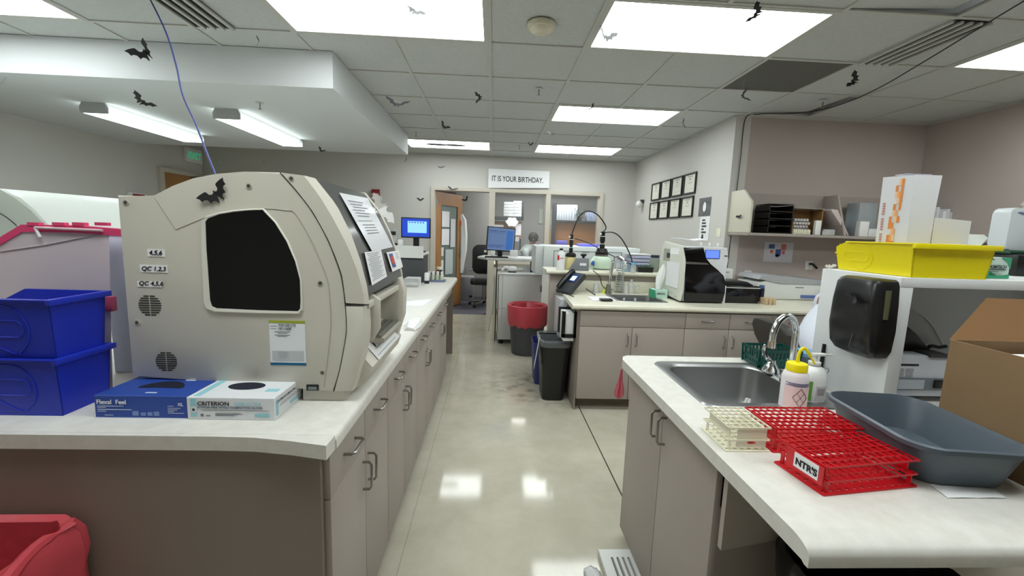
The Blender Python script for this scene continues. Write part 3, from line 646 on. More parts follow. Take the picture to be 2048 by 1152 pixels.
part('emblem', MB().cyl((-.817, 1.1535, CT+.030), .0105, .0008, 'y', 20), mk('emblem_pale', (205, 212, 216), .5), gw); part('emblem', MB().cyl((-.817, 1.153, CT+.030), .0035, .0008, 'y', 12), ink, gw)
text('CRITERION', .014, ink, gw, (-.775, 1.305, .9355), (1, 0, 0), (0, 1, 0), bold=.0002, sx=1.05); text('N300 ULTRA', .013, aqua, gw, (-.69, 1.305, .9355), (1, 0, 0), (0, 1, 0), bold=.0005, sx=.85)
strips(gw, aqua, (-.835, 1.155, .9352), (1, 0, 0), (0, 1, 0), [(.012, .01, .018, .15)], 'aqua_band'); strips(gw, aqua, (-.835, 1.155, .9352), (1, 0, 0), (0, 1, 0), [(.185, .05, .035, .02)], 'aqua_band')
text('CRITERION N300 ULTRA', .011, mk('ink_soft', (60, 62, 70), .6), gw, (-.5975, 1.165, .915), (0, 1, 0), (0, 0, 1), sx=.95); strips(gw, inkg, (-.5975, 1.155, CT), (0, 1, 0), (0, 0, 1), [(.03, .036, .10, .001), (.03, .031, .12, .0008)]); strips(gw, aqua, (-.5975, 1.155, CT), (0, 1, 0), (0, 0, 1), [(.008, .01, .012, .045), (.09, .012, .05, .010)], 'aqua_band')

def bin_mesh(W, D, H_, slant=.03, cut=.10, cutz=.6, t=.0035, lip=.012):
    """stacking bin, local: long side along y (front hopper at -y), rim at z = H_; built as shell"""
    m = MB()
    def loop(z, ins, yz):
        w = W/2-ins; return [(-w, yz, z), (w, yz, z), (w, D/2-ins, z), (-w, D/2-ins, z)]
    return m
def stack_bin(name, label, loc, rz, W, D, H_, mat, front_drop, group=None, gy=None):
    """W across, D long; one end (the -y end) has a lowered hopper front"""
    t = thing(name, label, 'bin', loc, rz, group)
    w, d, t_ = W/2, D/2, .003; wb, db = w-.012, d-.008; m = MB()
    # side walls as prisms in yz with the hopper slant, floor, back and front
    sidep = [(-d+.012, 0), (d-.006, 0), (d, H_), (-d+front_drop, H_), (-d, H_*.80), (-d, H_*.6)]
    for s_ in (-1, 1):
        A = [(s_*(wb+(w-wb)*(z/H_)), y, z) for y, z in sidep]; B = [(s_*(wb+(w-wb)*(z/H_)-t_), y, z) for y, z in sidep]; m.loft([A, B])
    m.box(-wb, wb, -d+.012, d-.006, 0, .004)
    m.loft([[(-wb, d-.006, 0), (wb, d-.006, 0), (w, d, H_), (-w, d, H_)], [(-wb, d-.010, 0), (wb, d-.010, 0), (w, d-.004, H_), (-w, d-.004, H_)]])
    fh = H_*.60
    m.loft([[(-wb, -d+.012, 0), (wb, -d+.012, 0), (w-.005, -d, fh), (-w+.005, -d, fh)], [(-wb, -d+.016, 0), (wb, -d+.016, 0), (w-.005, -d+.004, fh), (-w+.005, -d+.004, fh)]])
    part('shell', m, mat, t, local=True)
    m = MB()
    for s_ in (-1, 1): m.box(s_*w, s_*(w+lipw), -d+front_drop, d+.004, H_-.005, H_, .001)
    m.box(-w-lipw, w+lipw, d, d+lipw+.004, H_-.016, H_, .001); m.box(-w, w, -d-.002, -d+.006, fh-.004, fh, .001)
    part('rim', m, mat, t, local=True)
    # moulded grip outline on the sides: a rounded slot and a sweeping arc
    for s_ in (-1, 1):
        m = MB()
        X_ = lambda z: s_*(wb+(w-wb)*(z/H_)+.0008)
        gg = -d*.38 if gy is None else gy; cy_, cz2, a, b = gg, H_*.50, D*.17, H_*.14
        lp = [(X_(z), y, z) for y, z in rr(cy_, cz2, 2*a, 2*b, b*.9, 5)]; m.tube(lp+[lp[0]], .0018, 6)
        m.tube([(X_(z), y, z) for y, z in ((gg-d*.48, H_*.90), (gg-d*.46, H_*.6), (gg-d*.32, H_*.3), (gg, H_*.12), (gg+d*.14, H_*.08))], .0016, 6, 4)
        m.tube([(X_(z), y, z) for y, z in ((gg-d*.22, H_*.90), (gg+d*.2, H_*.86), (gg+d*.42, H_*.6), (gg+d*.40, H_*.3), (gg+d*.2, H_*.08))], .0016, 6, 4)
        part('grip_moulding', m, mat, t, local=True)
    return t
lipw = .008
# the blue stack: long side towards the camera
b1 = stack_bin('storage_bin', 'lower of the two stacked blue plastic bins', (-1.318, 1.240, CT), -math.pi/2+.0, .168, .29, .166, blue, .06, 'stacked blue bins', gy=.02)
b2 = dup(b1, (-1.318, 1.240, CT+.163), -math.pi/2, 'upper of the two stacked blue plastic bins')
# white analyzer-like machine far left, pink-lidded bin, blue-grey panel behind
wm = mk('machine_white', (226, 232, 228), .35); wmg = mk('machine_greenish', (188, 196, 186), .4)
t = thing('large_instrument', 'big rounded white instrument at the left edge behind the pink-rimmed bin', 'instrument', (-2.3, 2.6, CT))
pf = [(at(px, py, 'y', 2.2).x, at(px, py, 'y', 2.2).z) for px, py in ((-150, 378), (0, 378), (30, 395), (60, 420), (90, 450), (110, 480), (135, 520), (160, 560))]
part('body', MB().prism([(-3.6, CT)]+[(-3.6, pf[0][1])]+pf+[(pf[-1][0]+.05, CT)], 'xz', 2.2, 2.22, .004), wmg, t)
top = [(at(px, py, 'y', 2.22).x, at(px, py, 'y', 2.22).z) for px, py in ((-150, 377), (0, 377), (40, 394), (75, 425), (110, 470), (150, 535), (170, 570))]
part('cover', MB().prism([(-3.6, CT)]+[(-3.6, top[0][1])]+top+[(top[-1][0]+.02, CT)], 'xz', 2.22, 3.35, .01), wm, t)
part('panel_line', MB().tube([at(px, py, 'y', 2.198) for px, py in ((-40, 410), (0, 427), (20, 440), (40, 458), (60, 480))], .002, 6, 4), seamk, t)
part('latch', MB().box(*[at(-40, 578, 'y', 2.18).x, at(16, 578, 'y', 2.18).x], 2.17, 2.2, at(0, 588, 'y', 2.18).z, at(0, 574, 'y', 2.18).z, .006), cream, t)
t = thing('tall_cabinet_unit', 'pale blue-grey side of a unit standing behind the analyzer', 'cabinet', (-1.15, 1.7, CT))
c0, c1 = at(203, 468, 'y', 1.52), at(300, 468, 'y', 1.52)
part('side', MB().box(c0.x, c0.x+.16, 1.52, 1.86, CT, c0.z, .004), mk('pale_blue_panel', (196, 204, 222), .45), t); part('top_edge', MB().box(c0.x-.004, c0.x+.16, 1.515, 1.86, c0.z, c0.z+.006), mk('edge_white', (210, 218, 215), .4), t)
# pink-rimmed translucent bin
pk = mk('pink_rim', (226, 70, 120), .35); pkb = mk('frosted_pink', (214, 200, 206), .4, alpha=1)
t = thing('pink_rimmed_bin', 'frosted bin with a hot pink rim behind the blue bins', 'bin', (-1.5, 1.42, CT)); yb = 1.375
q = [at(px, py, 'y', yb) for px, py in ((-160, 560), (-60, 515), (0, 478), (42, 453), (218, 461), (221, 600), (224, 760))]
poly = [(v.x, v.z) for v in q]; poly[-1] = (poly[-1][0], CT); poly = poly+[(poly[0][0], CT)]
part('body', MB().loft([[(x, yb, z) for x, z in poly], [(x-(.12 if x > -1.5 else 0), yb+.10, z) for x, z in poly]]), pkb, t)
m = MB(); rim = [at(px, py, 'y', yb-.004) for px, py in ((-160, 560), (-60, 512), (0, 474), (42, 449), (150, 451), (242, 458))]
for a, b in zip(rim, rim[1:]): sa, sb = (-.1 if a.x > -1.35 else 0), (-.1 if b.x > -1.35 else 0); m.loft([[a, a-Vector((0, 0, .022)), a+Vector((sa, .11, -.022)), a+Vector((sa, .11, 0))], [b, b-Vector((0, 0, .022)), b+Vector((sb, .11, -.022)), b+Vector((sb, .11, 0))]])
part('rim', m, pk, t); m = MB()
for px in (55, 105, 145, 190): a, b = at(px, 447, 'y', yb-.004), at(px+24, 448, 'y', yb-.004); m.box(a.x, b.x, yb-.006, yb+.01, a.z-.006, a.z+.004)
part('clip', m, pk, t)
a, b = at(70, 455, 'y', yb-.01), at(205, 461, 'y', yb-.01); part('rail', MB().tube([a, b], .004), mk('pale_pink', (225, 195, 200), .4), t); part('rail', MB().tube([at(70, 455, 'y', yb-.01), at(80, 474, 'y', yb-.01)], .004), paper, t); part('wall_crease', MB().tube([at(0, 503, 'y', yb-.001), at(90, 490, 'y', yb-.001), at(200, 468, 'y', yb-.001)], .0022, 6), mk('crease', (185, 172, 178), .5), t)
part('lower_rim', MB().box(at(205, 620, 'y', yb).x, at(231, 620, 'y', yb).x, yb-.012, yb+.01, at(222, 622, 'y', yb).z, at(222, 592, 'y', yb).z, .004), mk('rose_red', (176, 76, 104), .4), t)

# red bag bin at the bottom left
t = thing('biohazard_bin', 'bin lined with a red bag, bottom left before the bench panel', 'waste bin', (-1.3, .90, 0))
def bag_loops(cx, cy_, w, d, r, zs, wob, n=10, seed=3):
    rnd = random.Random(seed); L = []
    for z, gr in zs:
        base = rr(cx, cy_, w+gr*2, d+gr*2, r, n); L.append([(x+rnd.uniform(-wob, wob), y+rnd.uniform(-wob, wob), z+rnd.uniform(-wob, wob)) for x, y in base])
    return L
part('bin_body', MB().loft([[(x, y, z) for x, y in rr(-1.23, .90, w, d, .05)] for z, w, d in ((0, .30, .22), (.64, .38, .30), (.64, .372, .292), (.02, .29, .21))]), mk('red_bin', (170, 45, 50), .45), t)
part('bag', MB().loft(bag_loops(-1.23, .90, .38, .30, .05, [(.40, .008), (.46, .016), (.52, .012), (.58, .018), (.63, .014), (.652, .004), (.645, -.012), (.56, -.02), (.40, -.035), (.25, -.05)], .005), False, True), redbag, t)
part('bag_fold', MB().tube([(-1.02, .80, .60), (-1.03, .86, .632), (-1.05, .95, .648), (-1.03, 1.02, .655)], .012, 8, 4, rs=[.004, .016, .014, .005]), redbag, t)
# ============================================================ RIGHT NEAR BENCH
sink_hole = rr(.975, 1.53, .46, .42, .05)
outer = [(.59, .722), (.59, 1.80), (.605, 1.845), (.63, 1.865), (2.6, 1.865), (2.6, .722)]
m = MB(); m.plate(outer, [sink_hole], CT-.038, CT)
m.prism([(.722, CT-.038), (.722, CT)]+[(.722-.05*math.sin(a), CT-.022+.022*math.cos(a)) for a in (.3, .6, .9, 1.2, 1.57)]+[(.672, CT-.042), (.682, CT-.042), (.689, CT-.038)], 'yz', .59, 2.6)
solo('worktop', 'pale worktop of the near right bench, with the sink and tube racks', 'worktop', m, topm)
cabinet('sink base cabinet with two tall doors in the near right bench', 1.07, 1.828, .66, -1, 'doors', depth=.55)
solo('bench_panel', 'dark back panel in the knee space under the near right worktop', 'panel', MB().box(1.23, 2.6, 1.83, 1.845, 0, CT-.045), lamd)
A, B = at(1430, 1085, 'z', .60), at(1620, 1050, 'z', .60); A.y -= .03; B.y -= .03
m = MB(); m.loft([[(A.x, A.y, .60), (B.x, B.y, .60), (B.x, B.y, CT-.04), (A.x, A.y, CT-.04)], [(A.x, A.y+.018, .60), (B.x, B.y+.018, .60), (B.x, B.y+.018, CT-.04), (A.x, A.y+.018, CT-.04)]])
solo('modesty_panel', 'light taupe apron panel hanging under the near right worktop', 'panel', m, lam)
t = thing('trash_can', 'black lined trash can under the near edge of the right bench', 'trash can', (.96, .895, 0))
part('can', MB().lathe([(.15, 0), (.19, .61), (.18, .61), (.14, .02)], (.96, .895, 0)), black, t)
part('liner', MB().loft(bag_loops(.96, .895, .38, .38, .18, [(.52, .006), (.60, .01), (.63, .0), (.58, -.02), (.40, -.03)], .004), False, True), mk('black_liner', (12, 12, 13), .25, bump=(30, .6)), t)
# sink
sk = thing('steel_sink', 'stainless steel sink set into the near right worktop', 'sink', (.975, 1.53, CT-.15))
m = MB(); ro = rr(.975, 1.53, .53, .49, .045); ri = rr(.950, 1.53, .39, .39, .06)
L_ = [[(x, y, CT+.0005) for x, y in ro], [(x, y, CT+.005) for x, y in rr(.975, 1.53, .522, .482, .043)], [(x, y, CT+.004) for x, y in rr(.95, 1.53, .415, .415, .065)], [(x, y, CT-.004) for x, y in ri], [(x, y, CT-.13) for x, y in rr(.95, 1.53, .37, .37, .055)], [(x, y, CT-.16) for x, y in rr(.95, 1.53, .33, .33, .05)]]
m.loft(L_, False, True); part('basin', m, steel, sk); part('drain', MB().cyl((.95, 1.53, CT-.159), .04, .003), chrome, sk)
t = thing('faucet', 'chrome gooseneck faucet of the near right sink', 'faucet', (1.165, 1.54, CT+.005))
fx, fy, z0 = 1.165, 1.53, CT+.004
part('base', MB().lathe([(.035, z0), (.034, z0+.02), (.024, z0+.042), (.021, z0+.055), (.019, z0+.065)], (fx, fy, 0)), chrome, t)
part('spout', MB().tube([(fx, fy, z0+.05), (fx, fy, 1.05), (fx-.004, fy-.002, 1.09), (fx-.028, fy-.01, 1.128), (fx-.062, fy-.02, 1.138), (fx-.094, fy-.03, 1.118), (fx-.112, fy-.036, 1.08), (fx-.116, fy-.038, 1.045)], .012, 12, 6), chrome, t)
part('aerator', MB().cyl((fx-.116, fy-.038, 1.02), .0135, .026), chrome, t)
hx, hy = 1.165, 1.645
part('handle_base', MB().lathe([(.032, z0), (.031, z0+.018), (.017, z0+.042), (.014, z0+.055)], (hx, hy, 0)), chrome, t); part('lever', MB().tube([(hx, hy, z0+.04), (hx-.012, hy, z0+.055), (hx-.034, hy-.005, z0+.075), (hx-.04, hy-.005, z0+.105), (hx-.033, hy-.005, z0+.118)], .009, 10, 5), chrome, t)
part('handle_base', MB().lathe([(.032, z0), (.031, z0+.018), (.017, z0+.042), (.014, z0+.055)], (hx, 1.42, 0)), chrome, t)

# racks
def rack(name, label, cx, cy_, rz, nx, ny, W, D, H_, mat, lab=None):
    t = thing(name, label, 'tube rack', (cx, cy_, CT), rz)
    def gridp(z, th, bar, W2, D2):
        m = MB()
        for i in range(nx+1): x = -W2/2+W2*i/nx; m.box(x-bar/2, x+bar/2, -D2/2, D2/2, z-th, z)
        for j in range(ny+1): y = -D2/2+D2*j/ny; m.box(-W2/2, W2/2, y-bar/2, y+bar/2, z-th, z)
        return m
    part('top_grid', gridp(H_, .004, .0022, W-.004, D), mat, t, local=True); part('middle_grid', gridp(H_*.50, .0035, .0022, W-.004, D), mat, t, local=True)
    m = MB(); sx_, sy2 = (W)/nx, D/ny; holes = []
    for i in range(nx):
        for j in range(ny):
            x, y = -W/2+sx_*(i+.5), -D/2+sy2*(j+.5); holes.append(rr(x, y, sx_*.55, sy2*.32, sy2*.15, 2))
    m.plate(rr(0, 0, W+.006, D+.004, .004, 2), holes, 0, .0035); part('base_plate', m, mat, t, local=True)
    for s_ in (-1, 1): part('end_wall', MB().box(s_*(W/2-.012), s_*(W/2-.015), -D*.40, D*.40, H_*.48, H_-.003), mat, t, local=True)
    m = MB()
    for sx2 in (-1, 1):
        for sy3 in (-1, 1): part('post', MB().box(sx2*(W/2-.010), sx2*(W/2-.013), sy3*D*.40, sy3*D*.47, .003, H_*.5), mat, t, local=True)
    
    return t
wr = rack('test_tube_rack', 'cream test tube rack with a red STAT tag, left of the red racks', .678, 1.072, 0, 6, 6, .116, .128, .067, cream)
part('front_plate', MB().box(-.030, .048, -.062, -.059, .012, .062), cream, wr, local=True)
m = MB(); m.prism(rr(.008, .025, .022, .0062, .003, 3), 'xz', -.0635, -.062); tg = part('stat_tag', m, mk('stat_red', (235, 110, 90), .5), wr, local=True); text('STAT', .005, mk('dark_red', (170, 20, 20), .6), tg, (.001, -.0636, .0232), (1, 0, 0), (0, 0, 1), bold=.0002, local=True)
rack('test_tube_rack', 'red test tube rack behind, next to the cream rack and the washing bottles', .866, 1.075, .02, 12, 6, .245, .135, .067, red)
rf = rack('test_tube_rack', "front red test tube rack with the NTR'S label", .850, .907, R_(8), 12, 6, .250, .135, .067, red)
pl = part('label_plate', MB().box(-.1285, -.1255, -.062, .035, .020, .062), red, rf, local=True)
pl2 = part('paper_label', MB().box(-.1298, -.1286, -.052, .012, .026, .060), paper, rf, local=True); text("NTR'S", .0215, ink, pl2, (-.13, .007, .034), (0, -1, 0), (0, 0, 1), bold=.0009, sx=1.0, local=True)
m = MB(); m.sheet([[(1.012+.138*j/4+.004*i, .816+.05*i/3, CT+.0012+.0012*((i+j) % 2)) for j in range(5)] for i in range(4)], .0006); solo('paper_towel', 'folded white paper towel lying before the slate tub', 'paper towel', m, paper)

# slate tub
t = thing('dish_tub', 'slate grey plastic tub with a wavy rolled rim, right of the red racks', 'tub', (1.03, .95, CT), 0)
ctr = Vector((1.117, 1.002)); ang = R_(83)
def tub_loop(z, L2, W2, r, wave=0):
    out = []
    for x, y in rr(0, 0, L2, W2, r, 8):
        zz = z+wave*(1-abs(y)/(W2/2))**1*(.5+.5*math.cos(math.pi*min(1, abs(y)/(W2*.32)))) if abs(x) > L2*.40 else z
        out.append((ctr.x+x*math.cos(ang)-y*math.sin(ang), ctr.y+x*math.sin(ang)+y*math.cos(ang), zz))
    return out
TL, TW = .36, .275
L_ = [tub_loop(CT+.0005, TL*.80, TW*.72, .05), tub_loop(CT+.006, TL*.83, TW*.76, .055), tub_loop(CT+.092, TL*.955, TW*.92, .06, .006), tub_loop(CT+.090, TL*1.0, TW*1.0, .07, .018), tub_loop(CT+.100, TL*1.0, TW*1.0, .07, .018), tub_loop(CT+.103, TL*.965, TW*.945, .062, .018), tub_loop(CT+.092, TL*.94, TW*.90, .058, .006), tub_loop(CT+.012, TL*.81, TW*.74, .052), tub_loop(CT+.008, TL*.74, TW*.62, .05)]
part('tub_body', MB().loft(L_), tubm, t)

# bottles by the sink
t = thing('wash_bottle', 'white wash bottle with a yellow cap and bent yellow straw', 'bottle', (1.005, 1.305, CT)); c = (1.008, 1.30, CT)
part('body', MB().lathe([(.036, .0), (.039, .004), (.039, .105), (.036, .120), (.029, .128), (.029, .132)], c), mk('bottle_white', (232, 226, 230), .4), t)
part('cap', MB().lathe([(.031, .128), (.031, .150), (.029, .153), (.008, .156)], c), yellow, t)
part('straw', MB().tube([(1.008, 1.30, 1.02), (1.010, 1.30, 1.055), (1.022, 1.30, 1.072), (1.036, 1.298, 1.062), (1.062, 1.293, 1.022)], .0048, 10, 6, rs=[.006, .005, .005, .005, .003]), yellow, t)
def decal(c, r, a0, a1, z0, z1, n=10, off=.0008):
    m = MB(); A = []; 
    for k in range(n+1):
        a = R_(a0+(a1-a0)*k/n); A.append([(c[0]+(r+off)*math.cos(a), c[1]+(r+off)*math.sin(a), c[2]+z0), (c[0]+(r+off)*math.cos(a), c[1]+(r+off)*math.sin(a), c[2]+z1)])
    for p_, q_ in zip(A, A[1:]): m.face([p_[0], q_[0], q_[1], p_[1]])
    return m
part('label', decal(c, .039, 190, 320, .012, .082), mk('label_pink', (236, 205, 205), .5), t)
for za in (.084, .092): part('blue_stripe', decal(c, .039, 195, 320, za, za+.0022), mk('stripe_blue', (60, 70, 140), .5), t)
part('small_print', decal(c, .039, 205, 300, .0875, .0905), inkg, t)
def on_cyl(c, r, pts, rad, mat, par, name='hazard_diamond'):
    P_ = [(c[0]+(r+.001)*math.cos(R_(a)), c[1]+(r+.001)*math.sin(R_(a)), c[2]+z) for a, z in pts]; return part(name, MB().tube(P_, rad, 5), mat, par)
dm = [(262-32, .047), (262, .078), (262+32, .047), (262, .016), (262-32, .047)]
def dens(P_, n=5): return [(a[0]+(b[0]-a[0])*k/n, a[1]+(b[1]-a[1])*k/n) for a, b in zip(P_, P_[1:]) for k in range(n)]+[P_[-1]]
on_cyl(c, .039, dens(dm), .0008, ink, t); on_cyl(c, .039, dens([(246, .0625), (278, .0315)]), .0005, ink, t); on_cyl(c, .039, dens([(278, .0625), (246, .0315)]), .0005, ink, t)
t = thing('soap_bottle', 'white pump soap bottle with a green and white label behind the wash bottle', 'bottle', (1.10, 1.335, CT)); c = (1.128, 1.375, CT)
part('body', MB().lathe([(.040, 0), (.042, .004), (.042, .082), (.039, .10), (.030, .115), (.019, .121), (.019, .128)], c), mk('soap_white', (236, 237, 238), .35), t)
part('collar', MB().lathe([(.019, .122), (.019, .136), (.008, .137), (.006, .152), (.0075, .154), (.0075, .160)], c), white, t)
part('pump_head', MB().loft([[(c[0]+x, c[1]+y, c[2]+z) for x, y in rr(.012, 0, .050, .020, .009)] for z in (.158, .165)]), white, t); part('pump_nozzle', MB().tube([(c[0]+.03, c[1], c[2]+.161), (c[0]+.056, c[1]-.004, c[2]+.162)], .0035), white, t)
part('green_label', decal(c, .042, 178, 235, .006, .074), mk('leaf_green', (100, 160, 60), .5), t); part('grey_label', decal(c, .042, 252, 300, .010, .060), mk('label_grey', (196, 192, 196), .5), t)
for k in range(5): part('label_lines', decal(c, .0422, 256, 292, .030+.005*k, .0325+.005*k), mk('label_ink', (110, 100, 110), .6), t)
part('ring', MB().tube([(c[0]+.036+.009*math.cos(a/10*6.283), c[1]-.012, c[2]+.108+.009*math.sin(a/10*6.283)) for a in range(11)], .0013, 6), grey, t)

# green basket, blue cup, black pen, clear beaker
t = thing('green_basket', 'dark green slotted plastic basket behind the chrome faucet', 'basket', (1.20, 1.76, CT)); gm = mk('dark_green_plastic', (16, 74, 66), .4)
bx0, bx1, by0, by1, bz0, bz1 = 1.150, 1.335, 1.70, 1.83, CT+.012, CT+.082
m = MB(); m.box(bx0+.012, bx1-.012, by0+.01, by1-.01, bz0-.011, bz0-.006)
for (a, b, fixed, ax) in ((bx0, bx1, by0, 'y'), (bx0, bx1, by1, 'y'), (by0, by1, bx0, 'x'), (by0, by1, bx1, 'x')):
    n = int((b-a)/.016)
    for k in range(n+1):
        u = a+(b-a)*k/n; s_ = .008
        if ax == 'y': inw = .008 if fixed == by0 else -.008; m.loft([[(u-s_/2, fixed+inw, bz0-.008), (u+s_/2, fixed+inw, bz0-.008), (u+s_/2, fixed, bz1), (u-s_/2, fixed, bz1)], [(u-s_/2, fixed+inw*1.3, bz0-.008), (u+s_/2, fixed+inw*1.3, bz0-.008), (u+s_/2, fixed+inw*.3, bz1), (u-s_/2, fixed+inw*.3, bz1)]])
        else: inw = .008 if fixed == bx0 else -.008; m.loft([[(fixed+inw, u-s_/2, bz0-.008), (fixed+inw, u+s_/2, bz0-.008), (fixed, u+s_/2, bz1), (fixed, u-s_/2, bz1)], [(fixed+inw*1.3, u-s_/2, bz0-.008), (fixed+inw*1.3, u+s_/2, bz0-.008), (fixed+inw*.3, u+s_/2, bz1), (fixed+inw*.3, u-s_/2, bz1)]])
for zz, k in ((bz1, 0), (bz0+.004, .006), (bz0+.03, .004)):
    for a in ((bx0+k, bx1-k, by0+k, by0+k+.003), (bx0+k, bx1-k, by1-k-.003, by1-k), (bx0+k, bx0+k+.003, by0+k, by1-k), (bx1-k-.003, bx1-k, by0+k, by1-k)): m.box(a[0], a[1], a[2], a[3], zz-.012, zz)
part('slotted_wall', m, gm, t)
t = thing('blue_tub', 'small container with a light blue lid beside the green basket', 'container', (1.38, 1.76, CT))
part('container', MB().lathe([(.045, 0), (.052, .055)], (1.395, 1.76, CT)), mk('smoky', (110, 120, 130), .4), t); part('lid', MB().lathe([(.054, .052), (.054, .066), (.05, .069)], (1.395, 1.76, CT)), mk('sky_blue', (120, 175, 225), .4), t)
solo('marker_pen', 'black marker standing behind the yellow straw of the wash bottle', 'pen', MB().tube([(1.255, 1.50, CT), (1.262, 1.505, CT+.10), (1.268, 1.51, CT+.165)], .0065, 8), black)
t = thing('dark_cup', 'dark cup holding the marker behind the wash bottle', 'cup', (1.245, 1.5, CT)); 
BASE[t.name] = Matrix.Translation(t.location); part('cup', MB().lathe([(.024, .001), (.028, .075), (.026, .075), (.022, .004)], (1.232, 1.535, CT)), mk('very_dark_green', (18, 40, 36), .4), t)

# shelf unit on the bench
t = thing('shelf_unit', 'white laminate shelf unit on the near right bench carrying the yellow bin', 'shelf unit', (1.55, 1.42, CT)); sx0, sy0, sy1, sxe, szt = 1.27, 1.252, 1.57, 2.15, 1.317
part('side_panel', MB().box(sx0, sx0+.045, sy0, sy1, CT, szt, .002), white2, t); part('side_panel', MB().box(sxe-.045, sxe, sy0, sy1, CT, szt, .002), white2, t)
part('top', MB().box(sx0+.001, sxe-.001, sy0-.001, sy1, szt-.03, szt+.001, .002), white2, t); part('back', MB().box(sx0+.045, sxe-.045, sy1-.012, sy1, CT, szt-.03), mk('shelf_back', (190, 192, 194), .6), t)
part('curved_cable', MB().tube([at(px, py, 'y', sy1-.02) for px, py in ((1826, 622), (1848, 633), (1866, 652), (1884, 685), (1893, 702))], .003, 6, 4), mk('pale_cable', (215, 215, 215), .5), t)
# soap dispenser on its side
t = thing('soap_dispenser', 'black wall soap dispenser with an oval window strip on the white shelf side', 'soap dispenser', (1.21, 1.37, 1.06))
m = MB(); L_ = []
dy0, dy1, dz0, dz1 = 1.262, 1.492, 1.045, 1.308
cyd, wd = 1.338, .192
for z, k, dp_ in ((dz0, .55, .035), (dz0+.012, .82, .058), (dz0+.035, .95, .072), (dz0+.10, 1.0, .08), (dz1-.08, .96, .08), (dz1-.02, .90, .076), (dz1-.006, .84, .068), (dz1, .74, .055)):
    r_ = []
    for i in range(25):
        a = math.pi*i/24; c_, s_ = math.cos(a), math.sin(a)
        r_.append((sx0-.001-dp_*abs(s_)**.38, cyd+wd*k/2*(abs(c_)**.38)*(1 if c_ > 0 else -1), z))
    L_.append(r_)
m.loft(L_); part('cover', m, mk('dispenser_black', (24, 24, 25), .3), t)
part('refill_window', MB().tube([(sx0-.040, cyd-wd*.482, 1.185), (sx0-.040, cyd-wd*.478, 1.275)], .008, 10), mk('olive_window', (88, 88, 62), .3), t)
part('cover_split', MB().tube([(sx0-.070, 1.32, dz0+.018), (sx0-.0775, 1.32, dz0+.035), (sx0-.0812, 1.308, dz0+.08)], .0008, 5), grey, t)

# yellow bin with boxes
yb_ = stack_bin('storage_bin', 'yellow plastic bin on top of the white shelf unit', (1.428, 1.400, szt+.002), math.pi, .268, .30, .106, yellow, .05, gy=-.06)
t = thing('tall_carton', 'tall white carton with an orange pattern, leaning in the yellow bin', 'box', (1.36, 1.35, szt+.007), 0)
m = MB(); tw = .085; cxx, cyy = 1.365, 1.372; zz0, zz1 = szt+.007, 1.650
m.loft([[(1.318, 1.30, zz0), (1.385, 1.30, zz0), (1.385, 1.41, zz0), (1.318, 1.41, zz0)], [(1.310, 1.30, zz1-.014), (1.400, 1.30, zz1-.012), (1.400, 1.41, zz1-.004), (1.310, 1.41, zz1-.008)]]); part('carton', m, mk('carton_white', (224, 224, 228), .5), t)
def lface(u, v): # u along y from near to far, v up, on the left face
    x = 1.318-.008*v-.0012; return (x, 1.302+.106*(1-u), zz0+(zz1-zz0)*v*.955)
rnd = random.Random(5); cols = [mk('orange_a', (232, 140, 60), .5), mk('orange_b', (238, 170, 110), .5), mk('orange_c', (240, 200, 160), .5)]
for q in range(3):
    m = MB()
    for i in range(15):
        for j in range(4):
            if (i*3+j*5+(i*j)) % 3 == q and (i < 6 or (i+j) % 3 or i == 12) and (j+(14-i)/5) > 1.0 and j <= 2+(i > 7): u0, v0 = .34+.085*j+.004*i, .02+.064*i; m.face([lface(u0, v0), lface(u0+.085, v0), lface(u0+.085, v0+.064), lface(u0, v0+.064)])
    part('orange_pattern', m, cols[q], t)
strips(t, mk('red_soft', (205, 140, 132), .6), (1.3155, 1.388, zz0+.09), (-.03, 0, 1), (0, 1, 0), [(.0085*q, 0, .006, .009) for q in range(17) if q not in (5, 11)])
part('tape', MB().box(1.312, 1.398, 1.33, 1.37, zz1-.0065, zz1-.0055), clear('tape_clear', (225, 225, 230), .35, .2), t)
t = thing('small_carton', 'white folded carton standing in the right part of the yellow bin', 'box', (1.52, 1.40, szt+.005)); m = MB(); a, b = at(1870, 435, 'y', 1.36), at(1948, 440, 'y', 1.36)
m.loft([[(a.x+.002, 1.36, szt+.007), (b.x-.006, 1.36, szt+.007), (b.x-.006, 1.43, szt+.007), (a.x+.002, 1.43, szt+.007)], [(a.x, 1.36, a.z), (b.x-.008, 1.36, b.z-.004), (b.x-.008, 1.43, b.z-.002), (a.x, 1.43, a.z)]]); part('carton', m, MATS['carton_white'], t); part('flap', MB().box(a.x-.006, a.x-.003, 1.36, 1.43, 1.37, a.z-.002), paper, t)
solo('tissue', 'white tissue puffing up behind the right end of the yellow bin', 'tissue', MB().loft([[(1.655+w*math.cos(a/10*6.283)+dx, 1.40+.018*math.sin(a/10*6.283)+.004*math.sin(a*2.2), z) for a in range(10)] for z, w, dx in ((1.388, .012, -.03), (1.41, .022, -.02), (1.43, .038, .0), (1.45, .046, .01), (1.462, .028, .005))]), mk('tissue', (238, 240, 238), .8))
kb = carton('tissue_box', 'green and white wipes box on the shelf unit right of the yellow bin', 1.612, 1.70, 1.315, 1.42, szt+.002, 1.388, mk('wipes_pale', (205, 228, 218), .5))
m = MB(); m.prism([(1.612, szt+.002), (1.70, szt+.002), (1.70, szt+.016), (1.66, szt+.010), (1.63, szt+.025), (1.62, szt+.048), (1.612, szt+.045)], 'xz', 1.313, 1.3145); m.prism([(1.665, 1.388), (1.70, 1.388), (1.70, 1.352), (1.688, 1.372)], 'xz', 1.313, 1.3145); part('green_shapes', m, green, kb)
